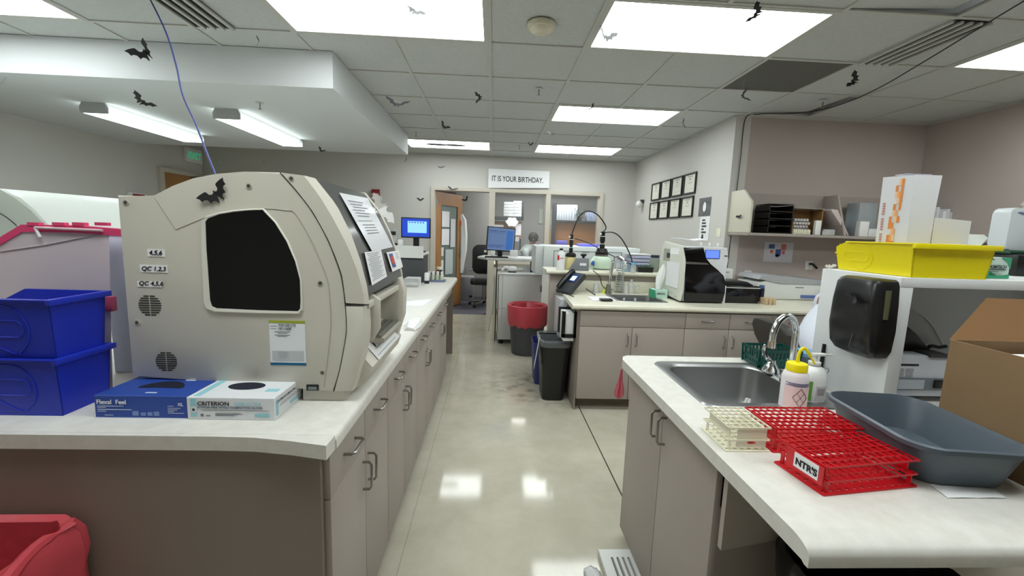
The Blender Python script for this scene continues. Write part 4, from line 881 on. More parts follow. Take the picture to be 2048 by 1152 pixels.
text('KIMTECH', .0155, mk('deep_ink', (40, 50, 60), .6), kb, (1.629, 1.3125, 1.352), (1, 0, 0), (0, 0, 1), bold=.0004, sx=.85); strips(kb, MATS['deep_ink'], (1.612, 1.3125, szt), (1, 0, 0), (0, 0, 1), [(.017, .030, .055, .003), (.017, .023, .03, .0013), (.017, .018, .045, .0013), (.017, .013, .04, .0013), (.006, .062, .02, .003)])
t = thing('white_lidded_device', 'white lidded device with a green edge at the right border, on top of the shelf', 'instrument', (1.85, 1.55, szt))
a = at(1990, 425, 'y', 1.50); part('lid', MB().prism(rr(2.085, 1.49, .36, .155, .02), 'xz', 1.50, 1.56, .004), mk('device_grey', (202, 208, 212), .35), t)
part('green_edge', MB().box(1.91, 2.14, 1.485, 1.56, 1.398, 1.411, .004), mk('green_edge', (30, 70, 50), .4), t); part('base', MB().box(1.915, 2.14, 1.46, 1.56, szt+.001, 1.398, .008), black, t)
strips(t, mk('logo_blue', (90, 105, 160), .5), (1.93, 1.4985, 1.545), (1, 0, 0), (0, 0, 1), [(0, .004, .02, .003), (.012, -.001, .034, .004)], 'logo')
# label printer inside shelf
t = thing('label_printer', 'white printer with a printed label and a black paper tray inside the shelf unit', 'printer', (1.45, 1.45, CT)); px0, px1, pz1 = 1.40, 1.76, at(1850, 712, 'y', 1.36).z
part('body', MB().box(px0, px1, 1.36, 1.54, CT+.02, pz1, .008), mk('printer_white', (222, 226, 234), .35), t)
a0, a1, a2 = at(1812, 650, 'y', 1.42), at(1808, 705, 'y', 1.42), at(1862, 706, 'y', 1.42)
part('paper_tray', MB().prism([(a1.x-.03, pz1-.005), (a0.x-.03, a0.z+.02), (a0.x, a0.z), (a0.x+.045, (a0.z+pz1)/2+.015), (a2.x, pz1+.003), (a2.x, pz1-.005)], 'xz', 1.42, 1.50, .002), black, t); part('tray_foot', MB().box(a1.x+.03, a2.x+.005, 1.355, 1.42, pz1-.004, pz1+.006), dgrey, t)
part('cable_coil', MB().tube([(a2.x+.02+.02*math.cos(k*.8)+.006*k, 1.45, pz1+.008+.006*abs(math.sin(k))) for k in range(9)], .006, 6, 3), black, t)
px0 = at(1796, 720, 'y', 1.36).x-.012; strips(t, ink, (px0, 1.3595, CT-.03), (1, 0, 0), (0, 0, 1), [(.02, .162, .07, .007)], 'black_bar'); strips(t, inkg, (px0, 1.3595, CT-.03), (1, 0, 0), (0, 0, 1), [(.012+.034*(k % 2), .15-.0055*(k//2), .028, .0013) for k in range(14)])
part('label_slot', MB().box(px0+.01, px0+.19, 1.355, 1.361, CT+.045, CT+.09, .002), mk('slot_grey', (120, 128, 138), .35), t); strips(t, mk('slot_label', (190, 196, 204), .4), (px0+.02, 1.354, CT+.05), (1, 0, 0), (0, 0, 1), [(0, 0, .095, .034)], 'slot_label'); part('slot_latch', MB().box(px0+.15, px0+.19, 1.35, 1.358, CT+.055, CT+.085, .003), black, t)
solo('blue_cable', 'coiled blue network cable on the bench before the printer', 'cable', MB().tube([(1.36+.05*math.cos(k*.9)+.012*k*.6, 1.315+.02*math.sin(k*.9), CT+.008+.002*(k % 3)) for k in range(14)], .004, 6, 4), mk('cable_blue2', (40, 90, 180), .45))
# cardboard box
t = thing('cardboard_box', 'open brown cardboard box at the right border of the picture', 'box', (1.45, 1.0, CT)); 
A = at(1900, 680, 'z', 1.16); q0 = Vector((1.255, 1.105)); d1 = Vector((.07, -.997)).normalized(); d2 = Vector((1, .06)).normalized()
P_ = [(1.258, 1.075), (1.250, .78), (1.60, .77), (1.61, 1.065)]; zt = 1.166
m = MB(); m.loft([[(x, y, CT) for x, y in P_], [(x, y, zt) for x, y in P_], [(x+(1.45-x)*.02, y+(.97-y)*.02, zt) for x, y in P_], [(x+(1.45-x)*.02, y+(.97-y)*.02, CT+.004) for x, y in P_]]); part('carton', m, cardb, t)
cb2 = mk('cardboard_inside', (124, 88, 50), .85)
fl = at(1985, 596, 'y', 1.20); m = MB(); m.loft([[(1.258, 1.075, zt), (1.61, 1.065, zt), (1.75, 1.19, zt+.10), (1.498, 1.20, zt+.102)], [(1.258, 1.078, zt-.001), (1.61, 1.068, zt-.001), (1.75, 1.194, zt+.098), (1.498, 1.204, zt+.10)]]); part('flap', m, cb2, t)
part('paper_inside', MB().box(1.33, 1.56, .84, 1.03, zt-.03, zt-.025), paper, t)

# red bag hanging at far corner, floor grate
solo('hanging_red_bag', 'pink-red plastic bag hanging from the far corner of the near right bench', 'plastic bag', MB().loft([[(.615+w*math.cos(a/12*6.283)*.9, 1.885+dy*.3+.4*w*math.sin(a/12*6.283)+.003*math.sin(a*3), z) for a in range(12)] for z, w, dy in ((.80, .004, -.02), (.77, .008, -.01), (.74, .012, 0), (.71, .021, .01), (.68, .028, .02), (.665, .024, .02), (.652, .006, .015))]), mk('pink_bag', (226, 110, 130), .4, bump=(40, .5)))
t = thing('floor_air_box', 'white slotted floor grille between the benches at the bottom of the picture', 'floor grille', (.62, 1.60, 0))
m = MB(); m.plate([(.505, 1.38), (.66, 1.38), (.66, 1.69), (.505, 1.69)], [rr(.553+.024*k, 1.54, .011, .21, .005, 3) for k in range(4)], .005, .03); part('slotted_cover', m, white, t); part('inside', MB().box(.51, .655, 1.385, 1.685, .0005, .006), dgrey, t)
solo('crumpled_bag', 'crumpled clear plastic beside the floor grille', 'plastic', MB().loft(bag_loops(.455, 1.57, .07, .10, .03, [(.002, 0), (.012, -.004), (.02, -.018)], .005, 4), True, True), clear('clear_bag', (235, 235, 235), .35, .15))
# ============================================================ FAR RIGHT BENCH
def ax(px, y, py=560): return at(px, py, 'y', y).x
def az(py, y, px=1200): return at(px, py, 'y', y).z
s_hole = rr(1.265, 3.62, .40, .36, .05)
m = MB(); m.plate([(.63, 3.225), (3.6, 3.225), (3.6, 4.17), (2.33, 4.17), (2.30, 4.01), (.66, 4.01)], [s_hole], CT-.038, CT)
m.prism([(3.226, CT-.038), (3.21, CT-.034), (3.205, CT-.02), (3.21, CT-.005), (3.226, CT)], 'yz', .632, 3.6)
solo('worktop', 'cream worktop of the far right bench with phone, sink and small analyzer', 'worktop', m, topm2)
def cab_y(label, x0, x1, split, top, yf=3.25):
    t = thing('base_cabinet', label, 'cabinet', ((x0+x1)/2, yf+.3, 0), group='base cabinets of the far right bench')
    sk_ = top == 'false'; part('body', MB().box(x0, x1, yf, 3.95, .10, CT-(.16 if sk_ else .04)), lamd, t)
    if sk_: part('front_rail', MB().box(x0, x1, yf, yf+.018, CT-.16, CT-.04), lamd, t); part('plinth', MB().box(x0+.02, x1-.005, yf+.07, 3.95, 0, .10), mk('toe_kick', (112, 102, 88), .6), t)
    zd = CT-.04-.135; f = yf-.018; mid = split or (x0+x1)/2
    if top == 'false': part('top_front', MB().box(x0+.002, x1-.002, f, yf, zd+.002, CT-.05, .0015), lam, t)
    for a, b, hx in ((x0, mid, mid-.035), (mid, x1, mid+.035)):
        if top == 'drawers':
            o = part('drawer_front', MB().box(a+.002, b-.002, f, yf, zd+.002, CT-.05, .0015), lam, t); handle(o, ((a+b)/2, f, zd+.065), .095, False, 0, -1, st=.025)
            hx = b-.035 if a == x0 else a+.035
        o = part('door', MB().box(a+.002, b-.002, f, yf, .10, zd-.002, .0015), lam, t); handle(o, (hx, f, zd-.10), .095, True, 0, -1, st=.025)
    return t
cab_y('far sink base cabinet, leftmost of the far right bench', .70, 1.545, 1.12, 'false'); cab_y('far base cabinet with drawers, right of the sink cabinet', 1.545, 2.26, 1.905, 'drawers'); cab_y('far base cabinet with drawers behind the office chair', 2.26, 2.98, 2.62, 'drawers')
solo('bench_panel', 'taupe side panel at the left end of the far right bench', 'panel', MB().box(.685, .70, 3.25, 4.02, .0, CT-.04), lamd)
# half wall with raised ledge
solo('half_wall', 'low taupe half wall behind the far sink', 'half wall', MB().box(.56, 2.318, 4.02, 4.12, 0, 1.025), wall2)
solo('backsplash', 'cream backsplash on the half wall behind the far sink', 'backsplash', MB().box(.67, 2.31, 4.006, 4.019, CT, CT+.105, .003), topm2)
m = MB(); m.box(.51, 2.31, 3.965, 4.32, 1.03, 1.068, .0); m.tube([(.51, 3.965, 1.049), (2.31, 3.965, 1.049)], .019, 12)
solo('ledge_shelf', 'raised pale ledge shelf with bottles and jars above the far sink', 'shelf', m, topm2); LZ = 1.0685
# far sink
t = thing('steel_sink', 'small stainless sink in the far right bench below the glass cylinders', 'sink', (1.265, 3.62, CT-.14)); m = MB()
m.loft([[(x, y, CT+.0005) for x, y in rr(1.265, 3.62, .45, .41, .05)], [(x, y, CT+.004) for x, y in rr(1.265, 3.62, .44, .40, .05)], [(x, y, CT+.003) for x, y in rr(1.265, 3.62, .38, .34, .05)], [(x, y, CT-.12) for x, y in rr(1.265, 3.62, .36, .32, .05)]], False, True); part('basin', m, steel, t)
fx, fy = 1.085, 3.86; z0 = CT+.001
t = thing('faucet', 'chrome faucet of the far sink beside the glass cylinder', 'faucet', (fx, fy, z0)); ftop = az(512, fy, 1235)
part('base', MB().lathe([(.032, z0), (.03, z0+.02), (.022, z0+.07), (.02, z0+.09)], (fx, fy, 0)), nickel, t)
part('spout', MB().tube([(fx, fy, z0+.08), (fx+.01, fy, ftop-.16), (fx+.02, fy, ftop-.06), (fx+.05, fy-.02, ftop-.01), (fx+.10, fy-.05, ftop-.02), (fx+.125, fy-.07, ftop-.06), (fx+.125, fy-.07, ftop-.11)], .011, 10, 5), chrome, t)
part('lever', MB().tube([(fx+.002, fy-.02, z0+.10), (fx+.03, fy-.04, ftop-.03)], .008), chrome, t)

def onbench(px, py, z=CT): v = at(px, py, 'z', z); return v
def jar(name, label, px, py, rpx, top_py, z, prof, mat, cat, group=None, extra=None):
    """round vessel: px, py of its base; its height comes from top_py; prof in fractions of radius and height"""
    v = onbench(px, py, z); r = rpx/F_PX*(v.y+.0)*1.0; h = at(px, top_py, 'y', v.y).z-z
    t = thing(name, label, cat, (v.x, v.y+r, z), group=group); c = (v.x, v.y+r, z+.0003)
    part('body', MB().lathe([(a*r, b*h) for a, b in prof], c, 20), mat, t); t2 = (t, c, r, h); return t2
glass = clear('clear_glass', (246, 250, 250), .07); hz = clear('hazy_plastic', (244, 246, 246), .35, .3)
# phone
v = onbench(1130, 580); t = thing('desk_phone', 'dark desk phone with a blue display at the left end of the far right bench', 'phone', (.76, 3.9, CT)); 
Tm = Matrix.Translation((.755, 3.86, CT)) @ Matrix.Rotation(R_(-62), 4, 'Z')
m = MB(); m.T = Tm; m.prism([(-.125, .0), (-.085, .0), (.075, .150), (.060, .185), (.03, .180), (-.13, .025)], 'yz', -.10, .09, .006); part('body', m, dgrey, t)
m = MB(); m.T = Tm; m.tube([(-.065, -.125, .045), (-.065, -.10, .080), (-.065, -.01, .165), (-.065, .045, .200)], .024, 10, 4); part('handset', m, black, t)
sl = (Vector((0, .160, .155))).normalized()
m = MB(); m.T = Tm; q = [Vector((x, -.045, .108))+Vector((0, sl.y*k, sl.z*k)) for x, k in ((-.03, .0), (.075, .0), (.075, .095), (-.03, .095))]; n_ = Vector((0, -.155, .16)).normalized()*.004; m.loft([q, [p_+n_ for p_ in q]]); ds = part('display_bezel', m, mk('phone_blue', (30, 50, 110), .3), t)
m = MB(); m.T = Tm; q = [Vector((x, -.035, .118))+Vector((0, sl.y*k, sl.z*k))+n_*1.1 for x, k in ((-.015, .0), (.05, .0), (.05, .055), (-.015, .055))]; m.loft([q, [p_+n_*.2 for p_ in q]]); part('display', m, mk('lcd', (190, 210, 250), .3, emit=.8), ds)
part('foot', MB().tube([(.86, 3.80, CT+.05), (.93, 3.72, CT+.006)], .006), black, t); part('cord', MB().tube([(.70, 3.92, CT+.03), (.66, 3.93, CT+.01), (.67, 3.80, CT+.006), (.71, 3.60, CT+.006)], .004, 6, 4), black, t)
m = MB(); m.sheet([[(.84+.22*i/3, 3.42+.22*j/3+.03*i/3, CT+.001+.0015*((i+j) % 2)) for i in range(4)] for j in range(4)], .001); solo('paper_sheet', 'white papers lying between the phone and the far sink', 'paper', m, paper)
solo('black_case', 'small black case lying on the papers by the far sink', 'case', MB().box(.90, 1.0, 3.40, 3.47, CT+.0045, CT+.02, .004), black)
def simple(name, label, cat, px, py, rpx, top, z, prof, mat, **k): return jar(name, label, px, py, rpx, top, z, prof, mat, cat, **k)
CYL = [(1, 0), (1, 1), (.93, 1), (.93, .03)]
simple('clear_tube', 'tall clear cylinder standing between the phone and the beaker', 'cylinder', 1181, 578, 4, 530, CT, CYL, clear('pale_film', (240, 248, 242), .22))
simple('beaker', 'short clear beaker behind the far sink, left of the yellow funnel', 'beaker', 1193, 586, 5.5, 568, CT, CYL, hz)
v = onbench(1209, 586); solo('funnel', 'small yellow funnel standing upside down by the far sink', 'funnel', MB().lathe([(.028, .001), (.024, .012), (.006, .035), (.004, .075)], (v.x, v.y, CT), 16), mk('neon_yellow', (226, 236, 60), .4))
simple('graduated_cylinder', 'tall glass cylinder with black markings beside the far faucet', 'glass cylinder', 1240, 586, 8.5, 527, CT, CYL, glass)[0]
m = MB(); v = onbench(1240, 586); r = 8.6/F_PX*v.y
for k in range(9): m.tube([(v.x+r*math.cos(a), v.y+r+r*math.sin(a), CT+.06+.022*k) for a in (3.6, 3.9, 4.2+.2*(k % 3), 4.6)], .0022+.001*(k % 2), 5)
gcyl = [o for o in COL.objects if o.name.startswith('graduated_cylinder')][0]; part('markings', m, dgrey, gcyl)
for px, rp, tp, lab in ((1263, 5, 560, 'translucent white plastic bottle behind the far sink, right of the glass cylinder'), (1253, 4, 566, 'smaller translucent bottle between the glass cylinder and the white bottle'), (1276, 4.5, 566, 'short clear bottle at the right back corner of the far sink')):
    simple('plastic_bottle', lab, 'bottle', px, 588, rp, tp, CT, [(1, 0), (1, .62), (.5, .74), (.5, 1)], hz if 'clear' not in lab else glass)
for px, lab in ((1247, 'left test tube standing in the far sink'), (1268, 'right test tube standing in the far sink')): solo('test_tube', lab, 'test tube', MB().lathe([(.009, -.118), (.009, .02), (.008, .02), (.008, -.115)], (onbench(px, 600).x, 3.50, CT), 12), hz)
# tissue box with tissue
v = onbench(1300, 594); tb = carton('tissue_box', 'green wipes box with a tissue on the far right bench, left of the small analyzer', 1.44, 1.565, 3.66, 3.78, CT, CT+.075, mk('wipes_pale2', (190, 222, 208), .5), hole=ell(1.505, 3.72, .04, .02), holem=ink)
part('green_side', MB().box(1.4385, 1.4398, 3.66, 3.78, CT, CT+.075), green, tb); m = MB(); m.prism([(1.44, CT), (1.465, CT), (1.45, CT+.075), (1.44, CT+.075)], 'xz', 3.6585, 3.6598); part('green_corner', m, green, tb); text('KIMTECH', .022, MATS['deep_ink'], tb, (1.465, 3.658, CT+.035), (1, 0, 0), (0, 0, 1), bold=.0004, sx=.8)
part('tissue', MB().loft([[(1.50+w*math.cos(a/8*6.283)+dx, 3.72+.02*math.sin(a/8*6.283)*(.6+.4*math.cos(a*2)), z) for a in range(8)] for z, w, dx in ((CT+.074, .02, 0), (CT+.12, .03, 0), (CT+.18, .04, .01), (CT+.25, .03, .025), (CT+.30, .006, .03))]), MATS['tissue'], tb)

# ledge objects
t, c, r, h = jar('bottle', 'white bottle with a black cap and red logo on the ledge shelf', 1122, 540, 8.5, 497, LZ, [(1, 0), (1, .72), (.75, .82), (.42, .88), (.42, .91)], mk('opaque_bottle', (232, 234, 236), .4), 'bottle')
part('cap', MB().lathe([(.42*r, h*.91), (.42*r, h)], c, 16), black, t); part('red_logo', decal(c, r, 205, 240, h*.45, h*.68), mk('logo_red', (200, 50, 50), .5), t); part('print', decal(c, r, 240, 300, h*.52, h*.57), mk('logo_pink', (225, 150, 150), .5), t); part('label', decal(c, r, 210, 320, h*.04, h*.26), paper, t)
t, c, r, h = jar('stock_jar', 'jar of pale yellow liquid with a black lid behind the grey holder on the ledge', 1142, 540, 12, 514, LZ, [(.9, 0), (1, .1), (1, .8), (.85, .95), (.8, 1.0)], mk('yellow_liquid', (222, 208, 150), .3), 'jar')
part('lid', MB().lathe([(.92*r, h*1.0), (.95*r, h*1.12), (.7*r, h*1.3), (.2*r, h*1.35)], c, 20), black, t)
def probe(t, c, zb, pyt, r, y, px):
    zt_ = at(px, pyt, 'y', y).z; H2 = zt_-zb
    part('probe_column', MB().lathe([(r*.8, 0), (r, .05*H2), (r, .30*H2), (r*.75, .32*H2), (r*.75, .42*H2), (r, .44*H2), (r, .70*H2), (r*.8, .72*H2), (r*.9, .97*H2), (r*.5, H2)], (c[0], c[1], zb), 16), black, t)
    part('white_collar', MB().cyl((c[0], c[1], zb+.31*H2), r*1.08, .006, seg=16), white, t); part('white_collar', MB().cyl((c[0], c[1], zb+.71*H2), r*1.08, .006, seg=16), white, t); part('knob', MB().sphere((c[0]-r*1.0, c[1]-r*.5, zb+H2*.85), .012), white, t)
    return zt_
z1_ = probe(t, c, c[2]+h*1.2, 468, .019, c[1], 1148); c1 = (c[0], c[1])
t = thing('grey_holder', 'grey trapezoid device with a small label on the ledge shelf between the two jars', 'device', (1.0, 4.02, LZ)); y = 3.995
pts = [(ax(a, y, 540), z_) for a, z_ in ((1137, LZ+.001), (1177, LZ+.001), (1176, az(517, y)), (1152, az(518, y)))]
part('body', MB().prism(pts, 'xz', y-.02, y+.06, .004), mk('mid_grey', (128, 132, 136), .45), t); part('label', MB().box(ax(1157, y), ax(1170, y), y-.022, y-.02, az(532, y), az(527, y)), paper, t)
cx2 = ax(1168, y, 512); part('knob', MB().lathe([(.012, 0), (.012, .015), (.03, .03), (.03, .04), (.01, .05)], (cx2, y+.02, az(518, y)), 16), black, t)
t, c, r, h = jar('stock_jar', 'round glass jar of pale green liquid with a blue side cap, on the ledge', 1207, 540, 22, 512, LZ, [(.7, 0), (.95, .08), (1, .3), (1, .65), (.8, .88), (.58, .95), (.55, 1.0)], mk('green_liquid', (205, 224, 205), .15), 'jar')
part('lid', MB().lathe([(.60*r, h*1.0), (.62*r, h*1.25), (.55*r, h*1.27), (.45*r, h*1.5), (.2*r, h*1.52)], c, 20), black, t); part('steel_band', MB().lathe([(.605*r, h*.95), (.605*r, h*1.12)], c, 20), nickel, t)
part('blue_side_cap', MB().sphere((c[0]-r*.88, c[1]-r*.55, c[2]+h*.42), .022, (1, .5, 1.3)), mk('cap_blue', (40, 90, 170), .4), t); part('side_arm', MB().sphere((c[0]-r*.75, c[1]-r*.3, c[2]+h*.42), .05, (1, .7, .9)), MATS['green_liquid'], t)
z2_ = probe(t, c, c[2]+h*1.4, 463, .026, c[1], 1214); c2 = (c[0], c[1])
def hose(lab, pts, r=.006): solo('hose', lab, 'hose', MB().tube(pts, r, 8, 8), black)
Y = c1[1]
hose('black hose arching high between the two jar probes', [(c1[0], Y, z1_-.005), at(1151, 448, 'y', Y), at(1158, 434, 'y', Y), at(1172, 423, 'y', Y), at(1188, 425, 'y', Y), at(1202, 437, 'y', Y), at(1212, 455, 'y', Y), (c2[0]-.004, c2[1], z2_-.01)])
hose('black hose looping from the right probe down to the blue bottle', [(c2[0]+.012, c2[1], z2_-.01), at(1226, 465, 'y', Y), at(1240, 474, 'y', Y), at(1252, 492, 'y', Y), at(1261, 512, 'y', Y), at(1266, 530, 'y', Y-.05)])
hose('thin hose slanting from the left probe across the right jar to the tray', [at(1150, 477, 'y', Y-.03), at(1175, 485, 'y', Y-.08), at(1196, 496, 'y', Y-.1), at(1218, 508, 'y', Y-.1), at(1245, 521, 'y', Y-.1), at(1270, 531, 'y', Y-.08)], .004)
hose('black hose hanging from the ledge down to the far faucet', [at(1186, 541, 'y', 3.92), at(1199, 553, 'y', 3.90), at(1204, 570, 'y', 3.90), at(1213, 578, 'y', 3.88), at(1225, 579, 'y', 3.88)], .004)
t, c, r, h = jar('small_bottle', 'small bottle with a light blue cap where the hose ends, on the ledge', 1268, 545, 5, 530, LZ, [(1, 0), (1, 1)], hz, 'bottle'); part('cap', MB().cyl((c[0], c[1], c[2]+h), r*1.05, .02, seg=14), mk('light_blue', (110, 180, 220), .4), t)
solo('black_tray', 'black tray with bits of green on the right end of the ledge', 'tray', MB().prism([(ax(1276, 3.99), LZ+.001), (ax(1305, 3.99), LZ+.001), (ax(1306, 3.99), LZ+.05), (ax(1274, 3.99), LZ+.05)], 'xz', 3.99, 4.14, .003), black)
m = MB(); rnd = random.Random(2)
for k in range(12): a, b = ax(1280+22*rnd.random(), 4.05), 4.02+.1*rnd.random(); m.tube([(a, b, LZ+.048), (a+.01*rnd.random(), b, LZ+.066)], .003, 5)
solo('green_sprigs', 'bits of green standing in the black tray on the ledge', 'greens', m, mk('sprig_green', (60, 120, 70), .6))
t, c, r, h = jar('glass_jar', 'clear round jar with a dark lid at the right end of the ledge', 1312, 544, 11, 516, LZ, [(.7, 0), (1, .3), (1, .7), (.7, 1)], clear('greenish_glass', (200, 208, 195), .3), 'jar'); part('lid', MB().cyl((c[0], c[1], c[2]+h), r*.8, .025, seg=18), mk('navy_lid', (34, 38, 62), .4), t)
simple('glass_jar', 'low clear tub between the round green jar and the small blue-capped bottle', 'jar', 1254, 544, 9, 526, LZ, CYL, clear('blueish_glass', (215, 228, 235), .25))
# stacked purple trays behind ledge
t = thing('stacked_trays', 'stack of pale purple plastic trays behind the ledge', 'tray stack', (1.6, 4.6, 1.0)); y = 4.4
for k in range(4): part('tray', MB().box(ax(1258, y)+.005*k, ax(1315, y)-.005*k, y, y+.19, 1.07+.036*k, 1.10+.036*k, .006), mk('lilac_plastic', (176, 178, 205), .3), t)
part('pedestal', MB().box(ax(1262, y), ax(1312, y), y+.01, y+.18, 0, 1.07), white, t)
part('top_lid', MB().box(ax(1258, y), ax(1298, y), y, y+.19, 1.214, 1.225, .003), white, t)
# big white analyzer behind
t = thing('white_analyzer', 'long white instrument behind the ledge with a framed front panel', 'instrument', (1.0, 4.85, .86)); y = 4.62
zt1 = 1.275; part('body', MB().box(ax(1085, y), ax(1276, y), y, 5.15, .955, zt1, .01), mk('cool_white', (214, 219, 219), .4), t); part('side_wing', MB().box(ax(1072, y, 500), ax(1085, y), y+.03, 5.12, .955, zt1-.005, .006), mk('cool_white2', (202, 206, 206), .4), t)
m = MB(); xa, xb, zb2, zt2 = ax(1105, y), ax(1240, y), .95, az(502, y, 1150)
for a in ((xa, xa+.006, zb2, zt2), (xb-.006, xb, zb2, zt2), (xa, xb, zt2-.006, zt2)): m.box(a[0], a[1], y-.003, y, a[2], a[3])
part('panel_outline', m, mk('outline_grey', (110, 115, 118), .5), t); part('latch', MB().box(ax(1160, y), ax(1175, y), y-.006, y, zt2-.012, zt2+.004, .002), mk('latch_grey', (150, 154, 156), .4), t)
part('support_cabinet', MB().box(.70, ax(1276, y), y+.05, 5.1, 0, .955), mk('cool_white2', (202, 206, 206), .4), t)
for a, b, lab in ((1158, 1186, 'blue translucent tray on top of the long white instrument, the front one'),): 
    p0, p1 = ax(a-2, 4.7), ax(b+4, 4.7); solo('blue_tray', lab, 'tray', MB().prism([(p0, 4.70), (p1+.02, 4.70), (p1-.02, 4.95), (p0+.01, 4.95)], 'xy', zt1+.001, zt1+.03, .003), mk('bright_blue_plastic', (130, 130, 245), .3))
# white floor-standing cabinet left of the half wall
t = thing('white_floor_unit', 'tall light grey freezer-like unit behind the red-lined bin', 'cabinet', (.36, 5.5, 0)); y = 5.2; wu = mk('unit_grey_white', (206, 207, 205), .45)
part('body', MB().box(.085, .62, y, 5.95, .06, .885, .004), wu, t); part('top', MB().box(.07, .625, y-.01, 5.96, .885, .90, .003), mk('unit_top', (222, 223, 222), .4), t)
for x_, y_ in ((.13, 5.26), (.57, 5.26), (.13, 5.9), (.57, 5.9)): part('caster', MB().cyl((x_, y_, 0), .03, .06, seg=14), black, t)
part('seam_line', MB().box(.13, .133, y-.002, y, .30, .88), inkg, t); part('seam_line', MB().box(.086, .62, y-.002, y, .455, .457), mk('soft_grey', (170, 170, 168), .5), t)
for k in range(3): part('screw', MB().cyl((.10+.04*k+.25*(k == 2), y-.003, .46), .006, .004, 'y', 10), grey, t)
part('latch', MB().box(.60, .622, y-.02, y, .68, .76, .003), mk('latch_grey2', (130, 130, 130), .4), t)
solo('power_cord', 'pale cord hanging down the left side of the light grey unit', 'cord', MB().tube([(.02, 5.35, .85), (.03, 5.3, .55), (-.01, 5.28, .3), (-.03, 5.26, .15)], .007, 6, 5), mk('cord_grey', (170, 170, 165), .5))
t = thing('partition_panel', 'cream low partition between the window post and the grey unit', 'panel', (.07, 5.9, 0)); part('panel', MB().box(.02, .05, 5.35, 6.9, 0, .95), mk('partition_cream', (205, 198, 182), .6), t)
# raised computer shelf
t = thing('computer_shelf', 'raised grey-white shelf carrying the tilted monitor', 'shelf', (.2, 5.6, .9)); zs = 1.075
part('board', MB().prism([(-.20, 5.62), (-.08, 5.40), (.57, 5.36), (.60, 5.95), (-.12, 5.95)], 'xy', zs-.03, zs, .004), mk('shelf_grey', (196, 196, 194), .45), t)
part('post', MB().box(.49, .525, 5.42, 5.50, .90, zs-.03), black, t); part('rail', MB().box(.0, .60, 5.90, 5.93, zs-.07, zs-.03), frm, t); part('post', MB().box(.04, .07, 5.85, 5.9, .0, zs-.03), frm, t)
t = thing('scanner_clutter', 'white barcode scanner on the light grey unit below the monitor', 'scanner', (.3, 5.35, .90))
part('scanner_head', MB().sphere((.25, 5.32, .945), .05, (1.3, .8, .8)), white, t); part('scanner_grip', MB().tube([(.23, 5.32, .94), (.17, 5.30, .97), (.12, 5.30, .93)], .016, 8, 4), white, t); part('black_base', MB().box(.20, .30, 5.26, 5.36, .9005, .915, .004), black, t)
solo('paper_sheet', 'papers on top of the light grey unit', 'paper', MB().box(.12, .46, 5.215, 5.25, .9005, .905), paper)
solo('paper_roll', 'white roll standing on the light grey unit by the black post', 'paper roll', MB().lathe([(.05, 0), (.05, .06)], (.45, 5.56, .9005)), paper)
def monitor(name, label, xc, y, z0, z1, w, rz, scr, tilt=0, base=True, zb=None):
    t = thing(name, label, 'monitor', (xc, y, zb), rz); h = z1-z0; Tt = Matrix.Translation((0, 0, z0-zb+h/2)) @ Matrix.Rotation(R_(tilt), 4, 'Y')
    m = MB(); m.T = Tt; m.box(-w/2, w/2, -.008, .025, -h/2, h/2, .004); bz_ = part('bezel', m, black, t, local=True)
    m = MB(); m.T = Tt; m.box(-w/2+.012, w/2-.012, -.0095, -.008, -h/2+.014, h/2-.012); part('screen', m, scr[0], bz_, local=True)
    m = MB(); m.T = Tt
    for a in scr[2]: m.box(-w/2+.012+a[0]*(w-.024), -w/2+.012+a[1]*(w-.024), -.0105, -.0096, -h/2+.014+a[2]*(h-.026), -h/2+.014+a[3]*(h-.026))
    part('screen_window', m, scr[1], bz_, local=True)
    m = MB(); m.T = Tt
    for a in scr[4]: m.box(-w/2+.012+a[0]*(w-.024), -w/2+.012+a[1]*(w-.024), -.0115, -.0106, -h/2+.014+a[2]*(h-.026), -h/2+.014+a[3]*(h-.026))
    part('screen_details', m, scr[3], bz_, local=True)
    part('stand', MB().box(-.03, .03, .02, .04, 0, z0-zb+.05, .003), black, t, local=True); part('foot', MB().prism(rr(0, .03, .2, .14, .03), 'xy', 0, .012), black, t, local=True); return t
monitor('computer_monitor', 'tilted computer monitor on the raised shelf before the office window', .10, 5.52, 1.155, 1.465, .375, R_(14), (mk('scr_a', (96, 118, 160), .3, emit=.35), mk('scr_b', (50, 95, 160), .3, emit=.5), [(.70, .95, .05, .9)], mk('scr_ink', (50, 75, 130), .3, emit=.3), [(.04, .35, .84, .87), (.42, .66, .84, .87), (.04, .6, .77, .78), (.02, .66, .20, .22), (.04, .25, .12, .15), (.3, .5, .12, .15)]), tilt=3, zb=zs)
solo('keyboard', 'black keyboard at the front of the raised computer shelf', 'keyboard', MB().box(-.10, .20, 5.40, 5.47, zs+.0005, zs+.018, .004), black)
for x_, w_, h_, lab in ((-.03, .06, .07, 'small white cup of pens left of the monitor foot'), (.22, .10, .085, 'small white box under the right corner of the tilted monitor')): solo('desk_box', lab, 'box', MB().box(x_, x_+w_, 5.36+.06, 5.46+.02, zs+(.019 if x_ < .2 else .0195), zs+.019+h_, .004), white) if True else 0
solo('sticky_note', 'white note stuck at the right edge of the tilted monitor', 'note', MB().box(.29, .335, 5.53, 5.533, 1.29, 1.35), paper)

